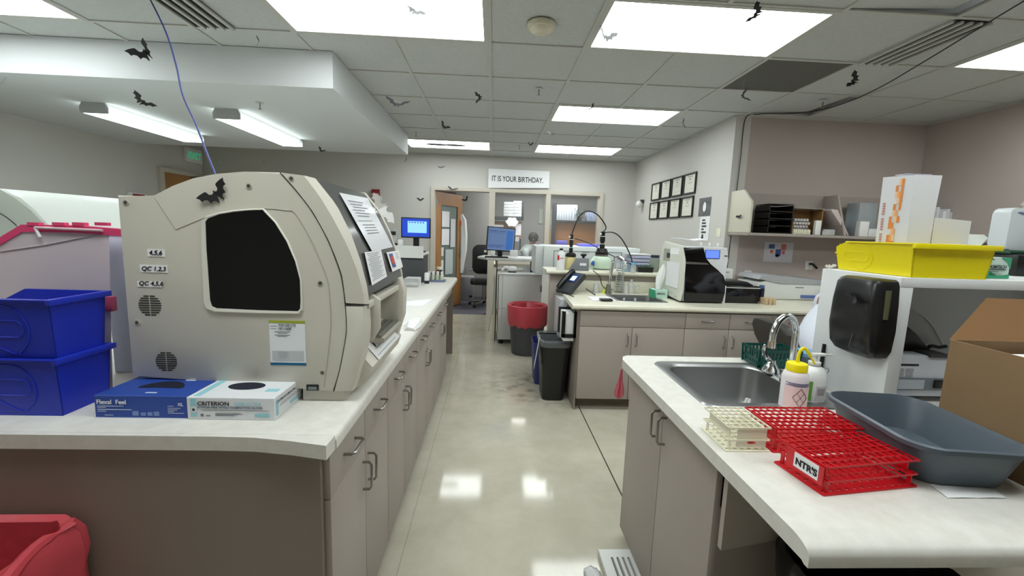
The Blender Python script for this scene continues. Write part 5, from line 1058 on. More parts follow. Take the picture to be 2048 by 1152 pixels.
# ---- small black and beige analyzer on the far bench
t = thing('coagulation_analyzer', 'small analyzer with a black curved door and a blue screen on the far right bench', 'analyzer', (1.8, 3.67, CT)); y = 3.46
def fp(L_, yy=y): return [(at(a, b, 'y', yy).x, max(CT+.012, at(a, b, 'y', yy).z)) for a, b in L_]
b2m = mk('analyzer_ivory', (214, 214, 204), .4)
part('body', MB().prism(fp([(1366, 603), (1368, 560), (1368, 525), (1366, 494), (1405, 494), (1455, 496), (1457, 520), (1450, 550), (1449, 603)]), 'xz', y, 3.90, .006), mk('analyzer_white', (220, 222, 224), .4), t)
part('black_door', MB().prism(fp([(1367, 603), (1370, 560), (1370, 525), (1367, 495), (1405.5, 495), (1407, 508), (1410, 518), (1419, 529), (1435, 541), (1445, 551), (1449, 562), (1448, 585), (1443, 603)], y-.004), 'xz', y-.022, y-.001, .004), blackg, t)
q0, q1 = at(1370, 523, 'y', y-.024), at(1418, 529, 'y', y-.024); part('steel_trim', MB().prism([(q0.x, q0.z), (q1.x-.02, q1.z+.012), (q1.x, q1.z-.002), (q0.x, q0.z-.02)], 'xz', y-.026, y-.021), nickel, t)
q0, q1 = at(1411, 499.5, 'y', y-.004), at(1439, 518, 'y', y-.004); sc2 = part('screen_bezel', MB().box(q0.x, q1.x, y-.004, y, q1.z, q0.z), mk('bezel_blue', (60, 70, 160), .3), t); part('screen', MB().box(q0.x+.006, q1.x-.008, y-.006, y-.004, q1.z+.006, q0.z-.004), mk('lcd_blue', (90, 120, 250), .3, emit=.9), sc2)
part('dark_marks', MB().box(at(1449, 510, 'y', y).x, at(1455, 510, 'y', y).x, y-.002, y, az(513, y, 1450), az(511, y, 1450)), ink, t)
sidep = [(3.455, CT+.015), (3.43, CT+.10), (3.43, 1.20), (3.46, 1.345), (3.84, 1.375), (3.89, 1.34), (3.93, 1.15), (3.95, CT+.04)]
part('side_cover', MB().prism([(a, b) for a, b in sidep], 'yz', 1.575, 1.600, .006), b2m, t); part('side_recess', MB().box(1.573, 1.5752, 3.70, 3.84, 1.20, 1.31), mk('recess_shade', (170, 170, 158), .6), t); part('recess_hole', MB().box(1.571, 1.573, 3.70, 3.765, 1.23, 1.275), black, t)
part('taped_paper', MB().box(1.570, 1.5735, 3.49, 3.74, .985, 1.20), paper, t); part('door_note', MB().box(at(1376, 0, 'y', y).x+.015, at(1376, 0, 'y', y).x+.09, y-.026, y-.023, az(509, y, 1385), az(497, y, 1385)), paper, t)
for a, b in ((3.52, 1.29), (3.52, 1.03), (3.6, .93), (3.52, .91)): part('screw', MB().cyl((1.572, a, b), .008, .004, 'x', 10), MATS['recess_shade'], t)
part('base', MB().box(1.60, 1.96, 3.47, 3.88, CT+.0005, CT+.014), black, t)
solo('open_tray_papers', 'white papers in a grey tray on top of the small analyzer', 'papers', MB().sheet([[(1.62+.24*j/4, 3.62+.2*i/2, 1.385+.03*abs(j-2)/2*.5+.004) for j in range(5)] for i in range(3)], .006), paper)
for k, px in enumerate((1402, 1419, 1436)): solo('vial', 'small white vial on the top of the small analyzer, '+('left', 'middle', 'right')[k]+' of three', 'vial', MB().lathe([(.009, 0), (.009, .02), (.004, .03)], (ax(px, 3.6, 490), 3.6, 1.346+.004), 10), white, group='vials on the small analyzer')
# black module beside it
t = thing('black_module', 'low black box with a pale trim between the small analyzer and the scanner', 'instrument', (2.12, 3.65, CT)); part('body', MB().box(1.985, 2.30, 3.50, 3.86, CT, 1.02, .008), blackg, t); part('pale_trim', MB().box(1.99, 2.30, 3.496, 3.50, 1.0, 1.008), mk('trim_pale', (200, 200, 195), .5), t); part('white_post', MB().box(1.958, 1.984, 3.47, 3.50, CT, 1.02), white, t)
part('lid', MB().prism([(2.0, 1.021), (2.28, 1.021), (2.22, 1.05), (2.02, 1.05)], 'xz', 3.56, 3.82, .003), black, t)
t = thing('white_module', 'white printer-like box behind the black module, with a dark spike of papers on it', 'printer', (2.1, 3.95, CT)); part('body', MB().box(2.03, 2.27, 3.88, 4.0, CT, 1.135, .006), white, t); part('feeder', MB().prism([(2.06, 1.136), (2.14, 1.136), (2.115, 1.26), (2.10, 1.26)], 'xz', 3.90, 3.97), dgrey, t); part('logo', MB().box(2.16, 2.23, 3.877, 3.88, 1.10, 1.107), inkg, t)
for k in range(3): solo('wooden_block', ('pale wooden rack block beside the black module, ' + ('left', 'middle', 'right')[k]+' of three'), 'block', MB().box(2.325+.035*k, 2.352+.035*k, 3.45, 3.53, CT, CT+.055, .002), mk('pale_wood', (200, 176, 140), .6), group='wooden blocks')
t = thing('dark_bottle', 'small dark bottle with a blue cap in front of the white scanner', 'bottle', (2.39, 3.62, CT)); part('body', MB().lathe([(.024, 0), (.024, .12)], (2.40, 3.63, CT)), mk('navy_bottle', (24, 30, 50), .3), t); part('cap', MB().lathe([(.022, .121), (.022, .145), (.018, .15)], (2.40, 3.63, CT)), mk('steel_blue', (70, 100, 140), .4), t)
# scanner / balance
t = thing('desktop_scanner', 'wide white desktop scanner at the back of the far bench by the outlet', 'scanner', (2.8, 3.95, CT)); m = MB(); m.prism([(2.46, CT+.03), (2.47, CT+.005), (2.60, CT+.005), (3.10, CT+.005), (3.12, CT+.12), (3.10, 1.05), (2.56, 1.06), (2.46, 1.02)], 'xz', 3.78, 4.12, .012); part('body', m, mk('scanner_white', (218, 219, 216), .4), t)
part('lid', MB().prism([(2.455, 1.055), (2.60, 1.04), (2.66, 1.02), (3.12, 1.02), (3.12, 1.06), (2.60, 1.095), (2.48, 1.095)], 'xz', 3.77, 4.12, .006), mk('scanner_grey_lid', (168, 170, 174), .4), t); part('blue_tag', MB().box(2.88, 3.02, 3.775, 3.78, CT+.02, CT+.05), mk('tag_blue', (90, 110, 170), .5), t); part('logo', MB().box(2.82, 2.90, 3.776, 3.78, .985, .992), inkg, t)
t = thing('wall_outlet', 'wall outlet with a black plug above the scanner', 'outlet', (2.75, YA-.004, 1.1)); part('plate', MB().box(ax(1608, YA-.01), ax(1622, YA-.01), YA-.008, YA-.001, 1.13, 1.22, .002), white, t); part('plug', MB().tube([(ax(1614, YA), YA-.01, 1.19), (ax(1614, YA), YA-.05, 1.19), (ax(1622, YA), YA-.06, 1.15)], .012, 8, 3), black, t)
solo('wall_plate', 'white plate on the alcove wall right of the small analyzer', 'wall plate', MB().box(ax(1487, YA), ax(1501, YA), YA-.006, YA-.0005, az(563, YA, 1494), az(541, YA, 1494), .001), white)
solo('white_carton', 'white carton between the scanner and the shelf unit', 'box', MB().box(3.10+.03, 3.3, 3.5, 3.75, CT, 1.13, .002), white)
t = thing('poster', 'white sheet with small blue and red pictures under the wall shelf', 'poster', (ax(1556, YA), YA-.003, 1.25)); p0, p1 = at(1530, 484, 'y', YA-.002), at(1583, 525, 'y', YA-.002)
part('sheet', MB().box(p0.x, p1.x, YA-.003, YA-.0005, p1.z, p0.z), mk('poster_white', (205, 204, 208), .6), t)
for a, b, c_, d_, mt in ((.15, .35, .68, .9, 'picture_blue'), (.40, .58, .30, .65, 'picture_blue'), (.22, .30, .45, .6, 'picture_red'), (.58, .75, .62, .92, 'picture_rose'), (.62, .72, .40, .6, 'picture_rose'), (.42, .52, .25, .4, 'picture_navy')):
    mt_ = MATS.get(mt) or mk(mt, {'picture_rose': (200, 110, 110), 'picture_navy': (50, 60, 120)}[mt], .5)
    part('picture', MB().box(p0.x+(p1.x-p0.x)*a, p0.x+(p1.x-p0.x)*b, YA-.0045, YA-.003, p1.z+(p0.z-p1.z)*c_, p1.z+(p0.z-p1.z)*d_), mt_, t)

# ---- wall shelf in the alcove
t = thing('wall_shelf', 'taupe wall shelf running around the alcove, carrying trays, tubes and papers', 'shelf', (3.2, 4.0, 1.46)); sh = mk('shelf_taupe', (160, 150, 142), .5)
S0, S1 = 2.345, 4.25; yF = 3.83
part('board', MB().box(S0, S1, yF, YA-.002, 1.455, 1.48, .002), sh, t); part('board', MB().box(3.93, XR-.002, 2.9, yF, 1.455, 1.48, .002), sh, t)
part('end_panel', MB().prism([(yF, 1.482), (YA-.002, 1.482), (YA-.002, 1.88), (yF+.14, 1.88), (yF, 1.76)], 'yz', S0, S0+.02, .001), mk('shelf_end', (206, 200, 184), .5), t)
part('back_board', MB().box(S0+.02, S1, YA-.02, YA-.002, 1.482, 1.87), sh, t); part('divider', MB().prism([(yF+.02, 1.482), (YA-.02, 1.482), (YA-.02, 1.865), (yF+.16, 1.865)], 'yz', 3.28, 3.30, .001), sh, t)
part('end_panel', MB().prism([(3.95, 1.482), (XR-.002, 1.482), (XR-.002, 1.88), (4.08, 1.88), (3.95, 1.74)], 'xz', 3.05, 3.07, .001), sh, t)
def on_shelf_box(name, label, cat, px0, px1, pyt, y, d, mat, group=None, **k): 
    a, b = at(px0, 440, 'y', y).x, at(px1, 440, 'y', y).x; return solo(name, label, cat, MB().box(a, b, y, y+d, 1.481, at((px0+px1)/2, pyt, 'y', y).z, .002), mat, group)
y = 3.88; t = thing('letter_tray_stack', 'stack of black letter trays on the wall shelf near its left end', 'letter trays', (2.6, 4.0, 1.481)); a, b = ax(1537, y, 440), ax(1585, y, 440)
for k in range(4): z_ = 1.482+.066*k; part('tray', MB().box(a, b, y, y+.22, z_, z_+.008).box(a, a+.008, y, y+.22, z_, z_+.062).box(b-.008, b, y, y+.22, z_, z_+.062).box(a, b, y+.21, y+.22, z_, z_+.062), black, t)
part('tray_top', MB().box(a, b, y, y+.22, 1.748, 1.754), black, t)
m = MB(); ymm = 3.95; a, b = ax(1586, ymm, 440), ax(1645, ymm, 440)
t = thing('open_carton', 'open cardboard carton full of white rolls on the wall shelf', 'box', ((a+b)/2, ymm+.08, 1.481)); part('inside', MB().box(a, b, ymm+.15, ymm+.17, 1.481, 1.72).box(b-.01, b, ymm, ymm+.16, 1.481, 1.72).box(a, a+.01, ymm, ymm+.16, 1.481, 1.6), mk('carton_brown', (150, 112, 66), .8), t); part('top_flap', MB().box(a, b, ymm-.02, ymm+.17, 1.722, 1.728), sh, t)
n = 0
for r_ in range(4):
    for k in range(6-r_ % 2):
        x_ = a+.03+.029*k+.012*(r_ % 2); solo('paper_tube', 'white capped tube in the open carton on the wall shelf', 'tube', MB().cyl((x_, ymm+.02, 1.525+.031*r_), .0135, .12, 'y', 12), mk('tube_white', (205, 200, 198), .6), group='white tubes in the open carton'); n += 1
y = 3.86
for k in range(9): solo('cream_vial', 'cream vial in the row at the front edge of the wall shelf', 'vial', MB().box(ax(1588, y, 460)+.0185*k, ax(1588, y, 460)+.0185*k+.013, y, y+.02, 1.481, 1.525, .002), cream, group='row of cream vials')
on_shelf_box('white_carton', 'small upright white box at the front of the wall shelf right of the vials', 'box', 1633, 1644, 441, 3.86, .03, white)
a, b = ax(1647, 3.9, 460), ax(1697, 3.9, 460); t = thing('leaning_tray', 'flat framed tray leaning on the wall shelf behind the yellow bin', 'tray', (a+.2, 3.95, 1.481)); part('tray', MB().prism([(b, 1.482), (b+.012, 1.486), (a+.115, 1.72), (a+.06, 1.725), (a+.05, 1.715)], 'xz', 3.90, 4.06, .002), mk('tray_rose', (196, 184, 180), .5), t)
solo('small_items', 'clear packet lying before the leaning tray on the wall shelf', 'packet', MB().box(ax(1646, 3.88, 460), ax(1668, 3.88, 460), 3.86, 3.895, 1.481, 1.535, .01), hz)
t = thing('clear_dispenser', 'tall clear acrylic dispenser on the wall shelf behind the tall white carton', 'dispenser', (3.5, 4.0, 1.481)); a, b = ax(1716, 3.95, 440), ax(1752, 3.95, 440); part('case', MB().box(a, b, 3.95, 4.10, 1.482, 1.80, .003), clear('acrylic', (215, 222, 226), .35, .15), t); part('contents', MB().box(a+.02, a+.1, 3.98, 4.06, 1.483, 1.60), paper, t)
on_shelf_box('white_carton', 'small white carton on the wall shelf just left of the tall clear dispenser', 'box', 1722, 1740, 443, 3.86, .05, white)
on_shelf_box('white_carton', 'low white carton on the wall shelf beside the yellow bin\'s tall carton', 'box', 1741, 1758, 458, 3.86, .05, mk('offw', (214, 212, 212), .6))
y = 3.80; rnd = random.Random(11); px = 1878
k = 0
while px < 1965:
    wpx = rnd.choice((7, 9, 11, 6)); a, b = at(px, 430, 'y', y).x, at(px+wpx-1, 430, 'y', y).x
    solo('binder', 'upright white binder or folder in the row behind the small folded carton', 'binder', MB().box(a, b, y+.02, YA-.03, 1.481, 1.73+.05*rnd.random(), .002), mk('binder_%d' % (k % 3), ((208, 208, 212), (190, 190, 196), (222, 222, 224))[k % 3], .5), group='row of folders on the wall shelf'); px += wpx; k += 1

# ============================================================ bins in the aisle, dispensers on the bench side
t = thing('round_waste_bin', 'round dark grey waste bin with a red liner in the aisle', 'waste bin', (.42, 4.85, 0)); c = (.425, 4.86, 0); rT = .225; hh = at(1052, 612, 'y', 4.62).z
part('bin_body', MB().lathe([(.175, 0), (rT, .56), (rT-.008, .56), (.167, .006)], c, 36), mk('charcoal_bin', (72, 74, 78), .5), t)
m = MB(); rnd = random.Random(4); L_ = []
for z, rad, wob in ((.34, rT-.012, .010), (.38, rT+.006, .004), (.46, rT+.010, .003), (.55, rT+.014, .002), (.575, rT+.012, .001), (.58, rT, .001), (.56, rT-.022, .006), (.45, rT-.035, .013), (.25, rT-.055, .016)):
    ph = .8*z; L_.append([(c[0]+(rad+wob*1.6*math.sin(a*.1745*7+ph*9)+rnd.uniform(-wob, wob)*.5)*math.cos(a/36*6.283), c[1]+(rad+wob*1.6*math.sin(a*.1745*7+ph*9)+rnd.uniform(-wob, wob)*.5)*math.sin(a/36*6.283), z+(rnd.uniform(-.012, .012) if wob > .009 and z < .36 else 0)) for a in range(36)])
part('red_liner', m.loft(L_, False, True), redbag, t)
t = thing('waste_basket', 'black rectangular waste basket with a clear liner beside the far bench end', 'waste bin', (.545, 3.55, 0)); L_ = []
xc, yc = .548, 3.56; tz = .53
part('bin_body', MB().loft([[(x, y_, z) for x, y_ in rr(xc, yc, w_, d_, .05)] for z, w_, d_ in ((0, .19, .27), (.51, .245, .37), (.515, .235, .36), (.01, .18, .26))]), black, t)
part('liner', MB().loft([[(x, y_, z) for x, y_ in rr(xc, yc, w_, d_, .055)] for z, w_, d_ in ((.475, .252, .376), (.50, .262, .385), (tz, .262, .385), (tz+.004, .25, .375), (.48, .225, .345), (.20, .19, .29))], False, False), clear('grey_liner', (190, 194, 198), .22, .3), t)
part('paper_over_rim', MB().sheet([[(.408-.012*i+.01*j, 3.42+.08*j, .53-.085*i) for j in range(3)] for i in range(4)], .002), paper, t)
solo('blue_recycling_bin', 'blue recycling bin hidden behind the black waste basket', 'waste bin', MB().loft([[(x, y_, z) for x, y_ in rr(.535, 3.93, w_, d_, .04)] for z, w_, d_ in ((0, .22, .26), (.40, .27, .30), (.40, .26, .29), (.01, .21, .25))]), mk('navy_bin', (42, 50, 110), .5))
t = thing('towel_dispenser', 'black open dispenser of white paper towels on the side of the far bench', 'towel dispenser', (.6, 3.4, .6)); x1 = .684
zA, zB = .585, .80
part('bracket', MB().box(x1-.11, x1-.088, 3.29, 3.30, zA, zB, .002).box(x1-.022, x1, 3.29, 3.30, zA, zB, .002).box(x1-.11, x1, 3.29, 3.30, zA, zA+.03).box(x1-.11, x1, 3.50, 3.51, zA, zB, .002).box(x1-.012, x1, 3.29, 3.51, zA, zB).box(x1-.115, x1-.105, 3.29, 3.325, zA, zB).box(x1-.115, x1-.105, 3.475, 3.51, zA, zB), black, t)
part('towels', MB().box(x1-.10, x1-.015, 3.302, 3.498, zA-.03, zB-.02, .004), paper, t); 
t = thing('glove_holder', 'clear wall holder with white and blue packs behind the towel dispenser', 'holder', (.64, 3.75, .6)); part('holder', MB().box(.60, .683, 3.62, 3.92, .50, .84, .003), clear('acrylic2', (225, 228, 232), .5, .2), t); part('white_pack', MB().box(.615, .675, 3.64, 3.76, .52, .80), paper, t); part('blue_pack', MB().box(.612, .673, 3.78, 3.90, .60, .72), mk('pack_blue', (70, 130, 220), .5), t)
solo('coiled_cord', 'black coiled phone cord hanging on the side of the far bench', 'cord', MB().tube([(.66+.012*math.cos(k*1.3), 3.56+.012*math.sin(k*1.3), .86-.0055*k) for k in range(80)], .003, 5), black)

# ============================================================ left bench far end
t = thing('dark_cabinet_box', 'dark grey cabinet with a white top at the far end of the left bench', 'cabinet', (-.82, 4.4, CT)); part('body', MB().box(-1.15, -.70, 4.30, 4.62, CT, 1.145, .003), mk('charcoal', (66, 67, 72), .5), t); part('top', MB().box(-1.17, -.69, 4.28, 4.64, 1.146, 1.17, .002), white, t); part('front_sheet', MB().box(-1.0, -.695, 4.275, 4.281, 1.12, 1.24), MATS['scanner_white'], t)
monitor('computer_monitor', 'computer monitor with a blue desktop on the dark cabinet of the left bench', -.80, 4.45, 1.315, 1.525, .30, R_(3), (mk('scr_c', (26, 60, 170), .3, emit=.8), mk('scr_d', (130, 180, 250), .3, emit=1.0), [(.20, .90, .22, .86)], mk('scr_e', (40, 60, 140), .3, emit=.3), [(.25+.1*k, .30+.1*k, .76, .82) for k in range(6)]), zb=1.171)
t = thing('microscope', 'pale microscope partly hidden behind the analyzer, left of the blue monitor', 'microscope', (-1.02, 4.40, 1.171)); part('arm', MB().tube([(-1.0, 4.36, 1.172), (-.99, 4.36, 1.33), (-1.0, 4.36, 1.40)], .02, 10, 3), mk('scope_grey', (190, 190, 188), .4), t); part('eyepiece', MB().cyl((-1.04, 4.33, 1.36), .018, .06, 'x'), black, t); part('stage', MB().box(-1.05, -.96, 4.31, 4.41, 1.245, 1.26), black, t)
solo('white_dispenser', 'small white device under the left edge of the blue monitor', 'device', MB().box(-.955, -.905, 4.30, 4.34, 1.171, 1.30, .012), white)
solo('cream_box', 'small cream box under the blue monitor', 'box', MB().box(-.87, -.82, 4.30, 4.34, 1.171, 1.24, .003), cream)
vials = thing('vial_rack', 'rack of white-capped reagent vials on the far end of the left bench', 'vial rack', (-.60, 4.35, CT)); part('rack_base', MB().box(-.69, -.49, 4.38, 4.50, CT, CT+.02, .002), mk('blue_grey_rack', (110, 118, 150), .5), vials)
vt = None
for k in range(8):
    x_, y_ = -.66+.045*(k % 4), 4.41+.055*(k//4); loc = (x_, y_, CT+.0205)
    if vt is None:
        vt = thing('reagent_vial', 'white-capped reagent vial in the rack at the far end of the left bench', 'vial', loc, group='vials in the rack at the far end'); part('vial_body', MB().lathe([(.016, 0), (.017, .045), (.01, .055)], (0, 0, 0), 14), mk('vial_greenish', (196, 204, 184), .4), vt, local=True); part('cap', MB().lathe([(.012, .0555), (.011, .085)], (0, 0, 0), 14), white, vt, local=True)
    else: dup(vt, loc)
t = thing('reagent_bottle', 'white and black bottle standing in front of the vial rack', 'bottle', (-.655, 4.25, CT)); part('body', MB().lathe([(.024, .03), (.024, .10), (.018, .11)], (-.655, 4.25, CT)), white, t); part('black_base', MB().lathe([(.025, 0), (.025, .03)], (-.655, 4.25, CT)), black, t)
t = thing('dark_bottle', 'dark purple bottle with a pale cap at the far edge of the left bench', 'bottle', (-.60, 4.75, CT)); part('body', MB().lathe([(.03, 0), (.03, .10)], (-.585, 4.70, CT)), mk('plum', (50, 30, 40), .4), t); part('cap', MB().lathe([(.032, .101), (.032, .13)], (-.585, 4.70, CT)), cream, t)
solo('purple_box', 'flat purple box behind the vial rack on the left bench', 'box', MB().box(-.72, -.62, 4.64, 4.72, CT, CT+.07, .002), mk('purple_box', (96, 60, 96), .5))
solo('clear_box', 'clear plastic box near the base of the dark cabinet on the left bench', 'box', MB().box(-.82, -.69, 3.95, 4.12, CT, CT+.08, .003), hz)
t = thing('dropper_bottle', 'white dropper bottle with a pink cap piece behind the analyzer', 'bottle', (-.78, 3.7, CT)); part('body', MB().lathe([(.025, 0), (.025, .06), (.008, .08), (.003, .12)], (-.765, 3.62, CT)), white, t); part('orange_mark', MB().box(-.82, -.795, 3.62, 3.64, CT, CT+.10), mk('orange_red', (200, 90, 60), .5), t)
solo('pink_disc', 'pink cap lying on the left bench beside the dropper bottle', 'cap', MB().lathe([(.022, 0), (.018, .02)], (-.735, 3.45, CT)), mk('pink_cap', (220, 90, 110), .4))
m = MB(); p_ = [onbench(*q) for q in ((800, 604), (866, 598), (845, 612), (788, 611))]; 
solo('paper_sheet', 'white sheet lying on the left bench behind the analyzer', 'paper', MB().sheet([[p_[0].lerp(p_[1], j/3)+Vector((0, 0, .001)) for j in range(4)], [p_[3].lerp(p_[2], j/3)+Vector((0, 0, .001)) for j in range(4)]], .0008), paper)
solo('white_spout', 'white curved plastic piece lying beside the analyzer on the bench', 'plastic piece', MB().loft([[(-.43-.0+x, 2.25+.10*k, CT+.001+zz) for x, zz in ((-.06*s, 0), (.035*s, 0), (.02*s, .018*s), (-.03*s, .03*s))] for k, s in ((0, .6), (1, 1.0), (2, .8), (3, .2))]), white)

# ============================================================ office beyond the wall
yo = 7.25
# wooden door with glass, opened inward
t = thing('open_wooden_door', 'open oak door with a glass pane and papers taped to it, in the back doorway', 'door', (-.95, 7.4, 0)); hx, hy = -.962, 7.19; ang = R_(64); Td = Matrix.Translation((hx, hy, 0)) @ Matrix.Rotation(ang, 4, 'Z'); DW = .86
m = MB(); m.T = Td; m.box(0, .16, 0, .045, .02, 2.03).box(DW-.16, DW, 0, .045, .02, 2.03).box(.16, DW-.16, 0, .045, .02, .45).box(.16, DW-.16, 0, .045, 1.82, 2.03); part('leaf', m, wood, t)
m = MB(); m.T = Td; m.box(.16, DW-.16, .018, .026, .45, 1.82); part('glass', m, clear('door_glass', (205, 215, 212), .2), t)
def dpaper(x0, x1, z0, z1, mat=paper, nm='taped_paper'): m = MB(); m.T = Td; m.box(x0, x1, -.002, .0, z0, z1); return part(nm, m, mat, t)
dpaper(.18, .42, 1.45, 1.72); dpaper(.18, .42, 1.14, 1.42); dpaper(.30, .55, .62, 1.06, mk('paper_green_tint', (196, 206, 204), .6)); dpaper(.46, .62, 1.1, 1.6, mk('paper_greyish', (210, 214, 216), .7)); dpaper(.17, .24, .95, 1.10, white, 'white_letters'); dpaper(.17, .24, .70, .88, white, 'white_letters')
m = MB(); m.T = Td; m.tube([(DW-.06, -.03, 1.0), (DW-.16, -.05, 1.0)], .009); part('lever', m, nickel, t); m = MB(); m.T = Td; m.box(DW-.09, DW-.04, -.006, 0, .95, 1.12); part('lock_plate', m, nickel, t)
for z_ in (.3, 1.85): m = MB(); m.T = Td; m.box(-.012, .02, -.01, .01, z_-.05, z_+.05); part('hinge', m, nickel, t)
solo('partition_wall', 'grey partition wall inside the office behind the open door', 'wall', MB().box(-.80, .0, 9.0, 9.08, 0, 2.45), officem)
t = thing('lab_coat', 'white lab coat hanging inside the office beside the open door', 'lab coat', (-.55, 8.2, .6)); cy2 = 8.0
prf = [(428, 917, 926), (440, 916, 933), (470, 917, 935), (500, 917, 934), (520, 918, 930), (545, 919, 926)]
L_ = []
for py, a, b in prf:
    A, B = at(a, py, 'y', cy2), at(b, py, 'y', cy2); L_.append([(A.x+(B.x-A.x)*(.5+.5*math.cos(k/14*6.283)), cy2+.09*math.sin(k/14*6.283)+.012*math.sin(k*2.4), A.z) for k in range(14)])
part('coat', MB().loft(L_[::-1]), mk('coat_white', (226, 230, 230), .85), t); v = at(919, 446, 'y', cy2-.1); part('orange_patch', MB().sphere((v.x, v.y, v.z), .045, (.8, .3, 1.3)), mk('orange_cloth', (214, 96, 60), .7), t)
part('hook', MB().tube([at(925, 430, 'y', cy2), at(925, 422, 'y', cy2)], .006), nickel, t)
a, b = at(918, 550, 'y', 8.6), at(948, 588, 'y', 8.6)
t = thing('silver_box', 'silver-grey metal cabinet on the office floor beside the chair', 'cabinet', ((a.x+b.x)/2, 8.75, 0)); a, b = at(919, 552, 'y', 8.5), at(947, 552, 'y', 8.5)
part('body', MB().box(a.x, b.x, 8.5, 8.9, 0.0, .47, .006), mk('silver_paint', (168, 168, 172), .4), t); part('dark_handle', MB().box(b.x-.08, b.x-.02, 8.495, 8.5, .06, .10), black, t)
t, c, r, h = jar('pump_bottle', 'small clear pump bottle on the silver-grey cabinet in the office', 931, 549, 3.5, 532, .471, [(1, 0), (1, .75), (.4, .85)], hz, 'bottle'); part('pump', MB().lathe([(.01, h*.85), (.01, h*1.0), (.03, h*1.02), (.03, h*1.08)], c, 10), white, t)
t = thing('office_chair', 'black office chair in the office doorway', 'office chair', (-.15, 8.2, 0)); yc = 8.2; a, b = at(948, 508, 'y', yc), at(985, 560, 'y', yc); xc_ = -.15
m = MB(); m.prism(rr(xc_, .86, .48, .56, .12, 8), 'xz', yc-.05, yc+.02, .02); part('backrest', m, black, t); part('seat', MB().prism(rr(xc_, yc-.28, .50, .48, .1), 'xy', .42, .50, .02), black, t); part('gas_column', MB().cyl((xc_, yc-.28, .1), .03, .32), nickel, t)
for k in range(5): a_ = k*1.2566+.3; part('base_arm', MB().tube([(xc_, yc-.28, .11), (xc_+.28*math.cos(a_), yc-.28+.28*math.sin(a_), .06)], .02, 8), nickel, t); part('caster', MB().sphere((xc_+.28*math.cos(a_), yc-.28+.28*math.sin(a_), .03), .03, seg=10), black, t)
part('armrest', MB().box(xc_-.28, xc_-.22, yc-.35, yc-.1, .66, .69, .01), grey, t); part('armrest', MB().box(xc_+.22, xc_+.28, yc-.35, yc-.1, .66, .69, .01), grey, t)
part('white_tag', MB().box(xc_-.02, xc_+.03, yc-.053, yc-.05, 1.0, 1.04), white, t)
# desk hutches
def orect(px0, py0, px1, py1, y): a, b = at(px0, py0, 'y', y), at(px1, py1, 'y', y); return a.x, b.x, b.z, a.z
t = thing('office_desk', 'dark office desk behind the window under the tack board', 'desk', (.4, 8.6, 0)); part('desktop', MB().box(.05, 2.0, 8.3, 9.6, .72, .75), dgrey, t); part('pedestal', MB().box(.1, .5, 8.5, 9.4, 0, .72), grey, t); part('pedestal', MB().box(1.6, 2.0, 8.5, 9.4, 0, .72), grey, t)
y = 9.3; x0, x1, z0, z1 = orect(970, 432, 1047, 441, y)
t = thing('office_hutch', 'dark shelf with a brown tack board seen through the middle window', 'hutch', ((x0+x1)/2, 9.4, z0)); part('shelf', MB().box(x0, x1, y, y+.25, z0, z1), dgrey, t); xx = at(1045, 420, 'y', y).x; part('end', MB().box(xx, xx+.03, y, y+.25, z0, at(1045, 402, 'y', y).z), dgrey, t)
x0, x1, z0, z1 = orect(968, 441, 1043, 478, y); part('tack_board', MB().box(x0, x1, y+.1, y+.12, z0, z1), mk('tack_brown', (158, 118, 84), .8), t); part('support', MB().box(x0, x0+.03, y+.13, y+.25, .75, z1), dgrey, t); part('support', MB().box(x1-.03, x1, y+.13, y+.25, .75, z1), dgrey, t)
x0, x1, z0, z1 = orect(1031, 447, 1042, 471, y+.05); part('pinned_paper', MB().box(x0, x1, y+.09, y+.098, z0, z1), paper, t); x0, x1, z0, z1 = orect(984, 449, 1007, 454, y+.05); part('pinned_strip', MB().box(x0, x1, y+.09, y+.098, z0, z1), paper, t)
ccx = at(1024, 444, 'y', y-.02); m = MB(); m.prism([(ccx.x+.13*math.cos(a/20*6.283)*(1+.12*math.cos(a/20*6.283*6)), ccx.z+.10*math.sin(a/20*6.283)*(1+.12*math.cos(a/20*6.283*6))) for a in range(20)], 'xz', y-.03, y-.025); solo('paper_cloud', 'white cloud-shaped paper before the brown tack board in the office', 'paper cut-out', m, paper)
x0, x1, z0, z1 = orect(1008, 403, 1027, 433, y); 
for k in range(5): zz = z0+(z1-z0)*k/5; solo('file_box', 'white file box in the left pile on the office shelf', 'box', MB().box(x0, x1-.005, y+.02, y+.22, zz+.001, zz+(z1-z0)/5-.003, .002), mk('file_white', (205, 212, 212), .6), group='left pile of file boxes')
x0, x1, z0_, z1 = orect(1027, 401, 1043, 434, y)
for k in range(5): zz = z0+(z1-z0)*k/5; solo('file_box', 'white file box in the right pile on the office shelf', 'box', MB().box(x0, x1, y+.02, y+.22, zz+.001, zz+(z1-z0)/5-.003, .002), MATS['file_white'], group='right pile of file boxes')
y = 8.9; x0, x1, z0, z1 = orect(1110, 440, 1196, 447, y)
t = thing('office_hutch', 'dark hutch with a brown back panel seen through the right window', 'hutch', ((x0+x1)/2, 9.0, z0)); part('shelf', MB().box(x0, x1, y, y+.28, z0, z1), dgrey, t); za, zb3 = at(1110, 406, 'y', y).z, at(1110, 500, 'y', y).z
part('end', MB().box(x0-.03, x0+.02, y, y+.28, .75, za), dgrey, t); part('end', MB().box(x1-.02, x1+.02, y, y+.28, .75, z0), dgrey, t); part('brown_panel', MB().box(x0, x1, y+.1, y+.13, zb3, z0-.001), mk('panel_brown', (176, 122, 70), .7), t)
solo('blue_tray', 'blue tray on the office desk under the brown panel', 'tray', MB().box(at(1112, 490, 'y', y).x, at(1131, 490, 'y', y).x, y-.2, y, at(1120, 491, 'y', y).z, at(1120, 481, 'y', y).z, .01), MATS['bright_blue_plastic']); 
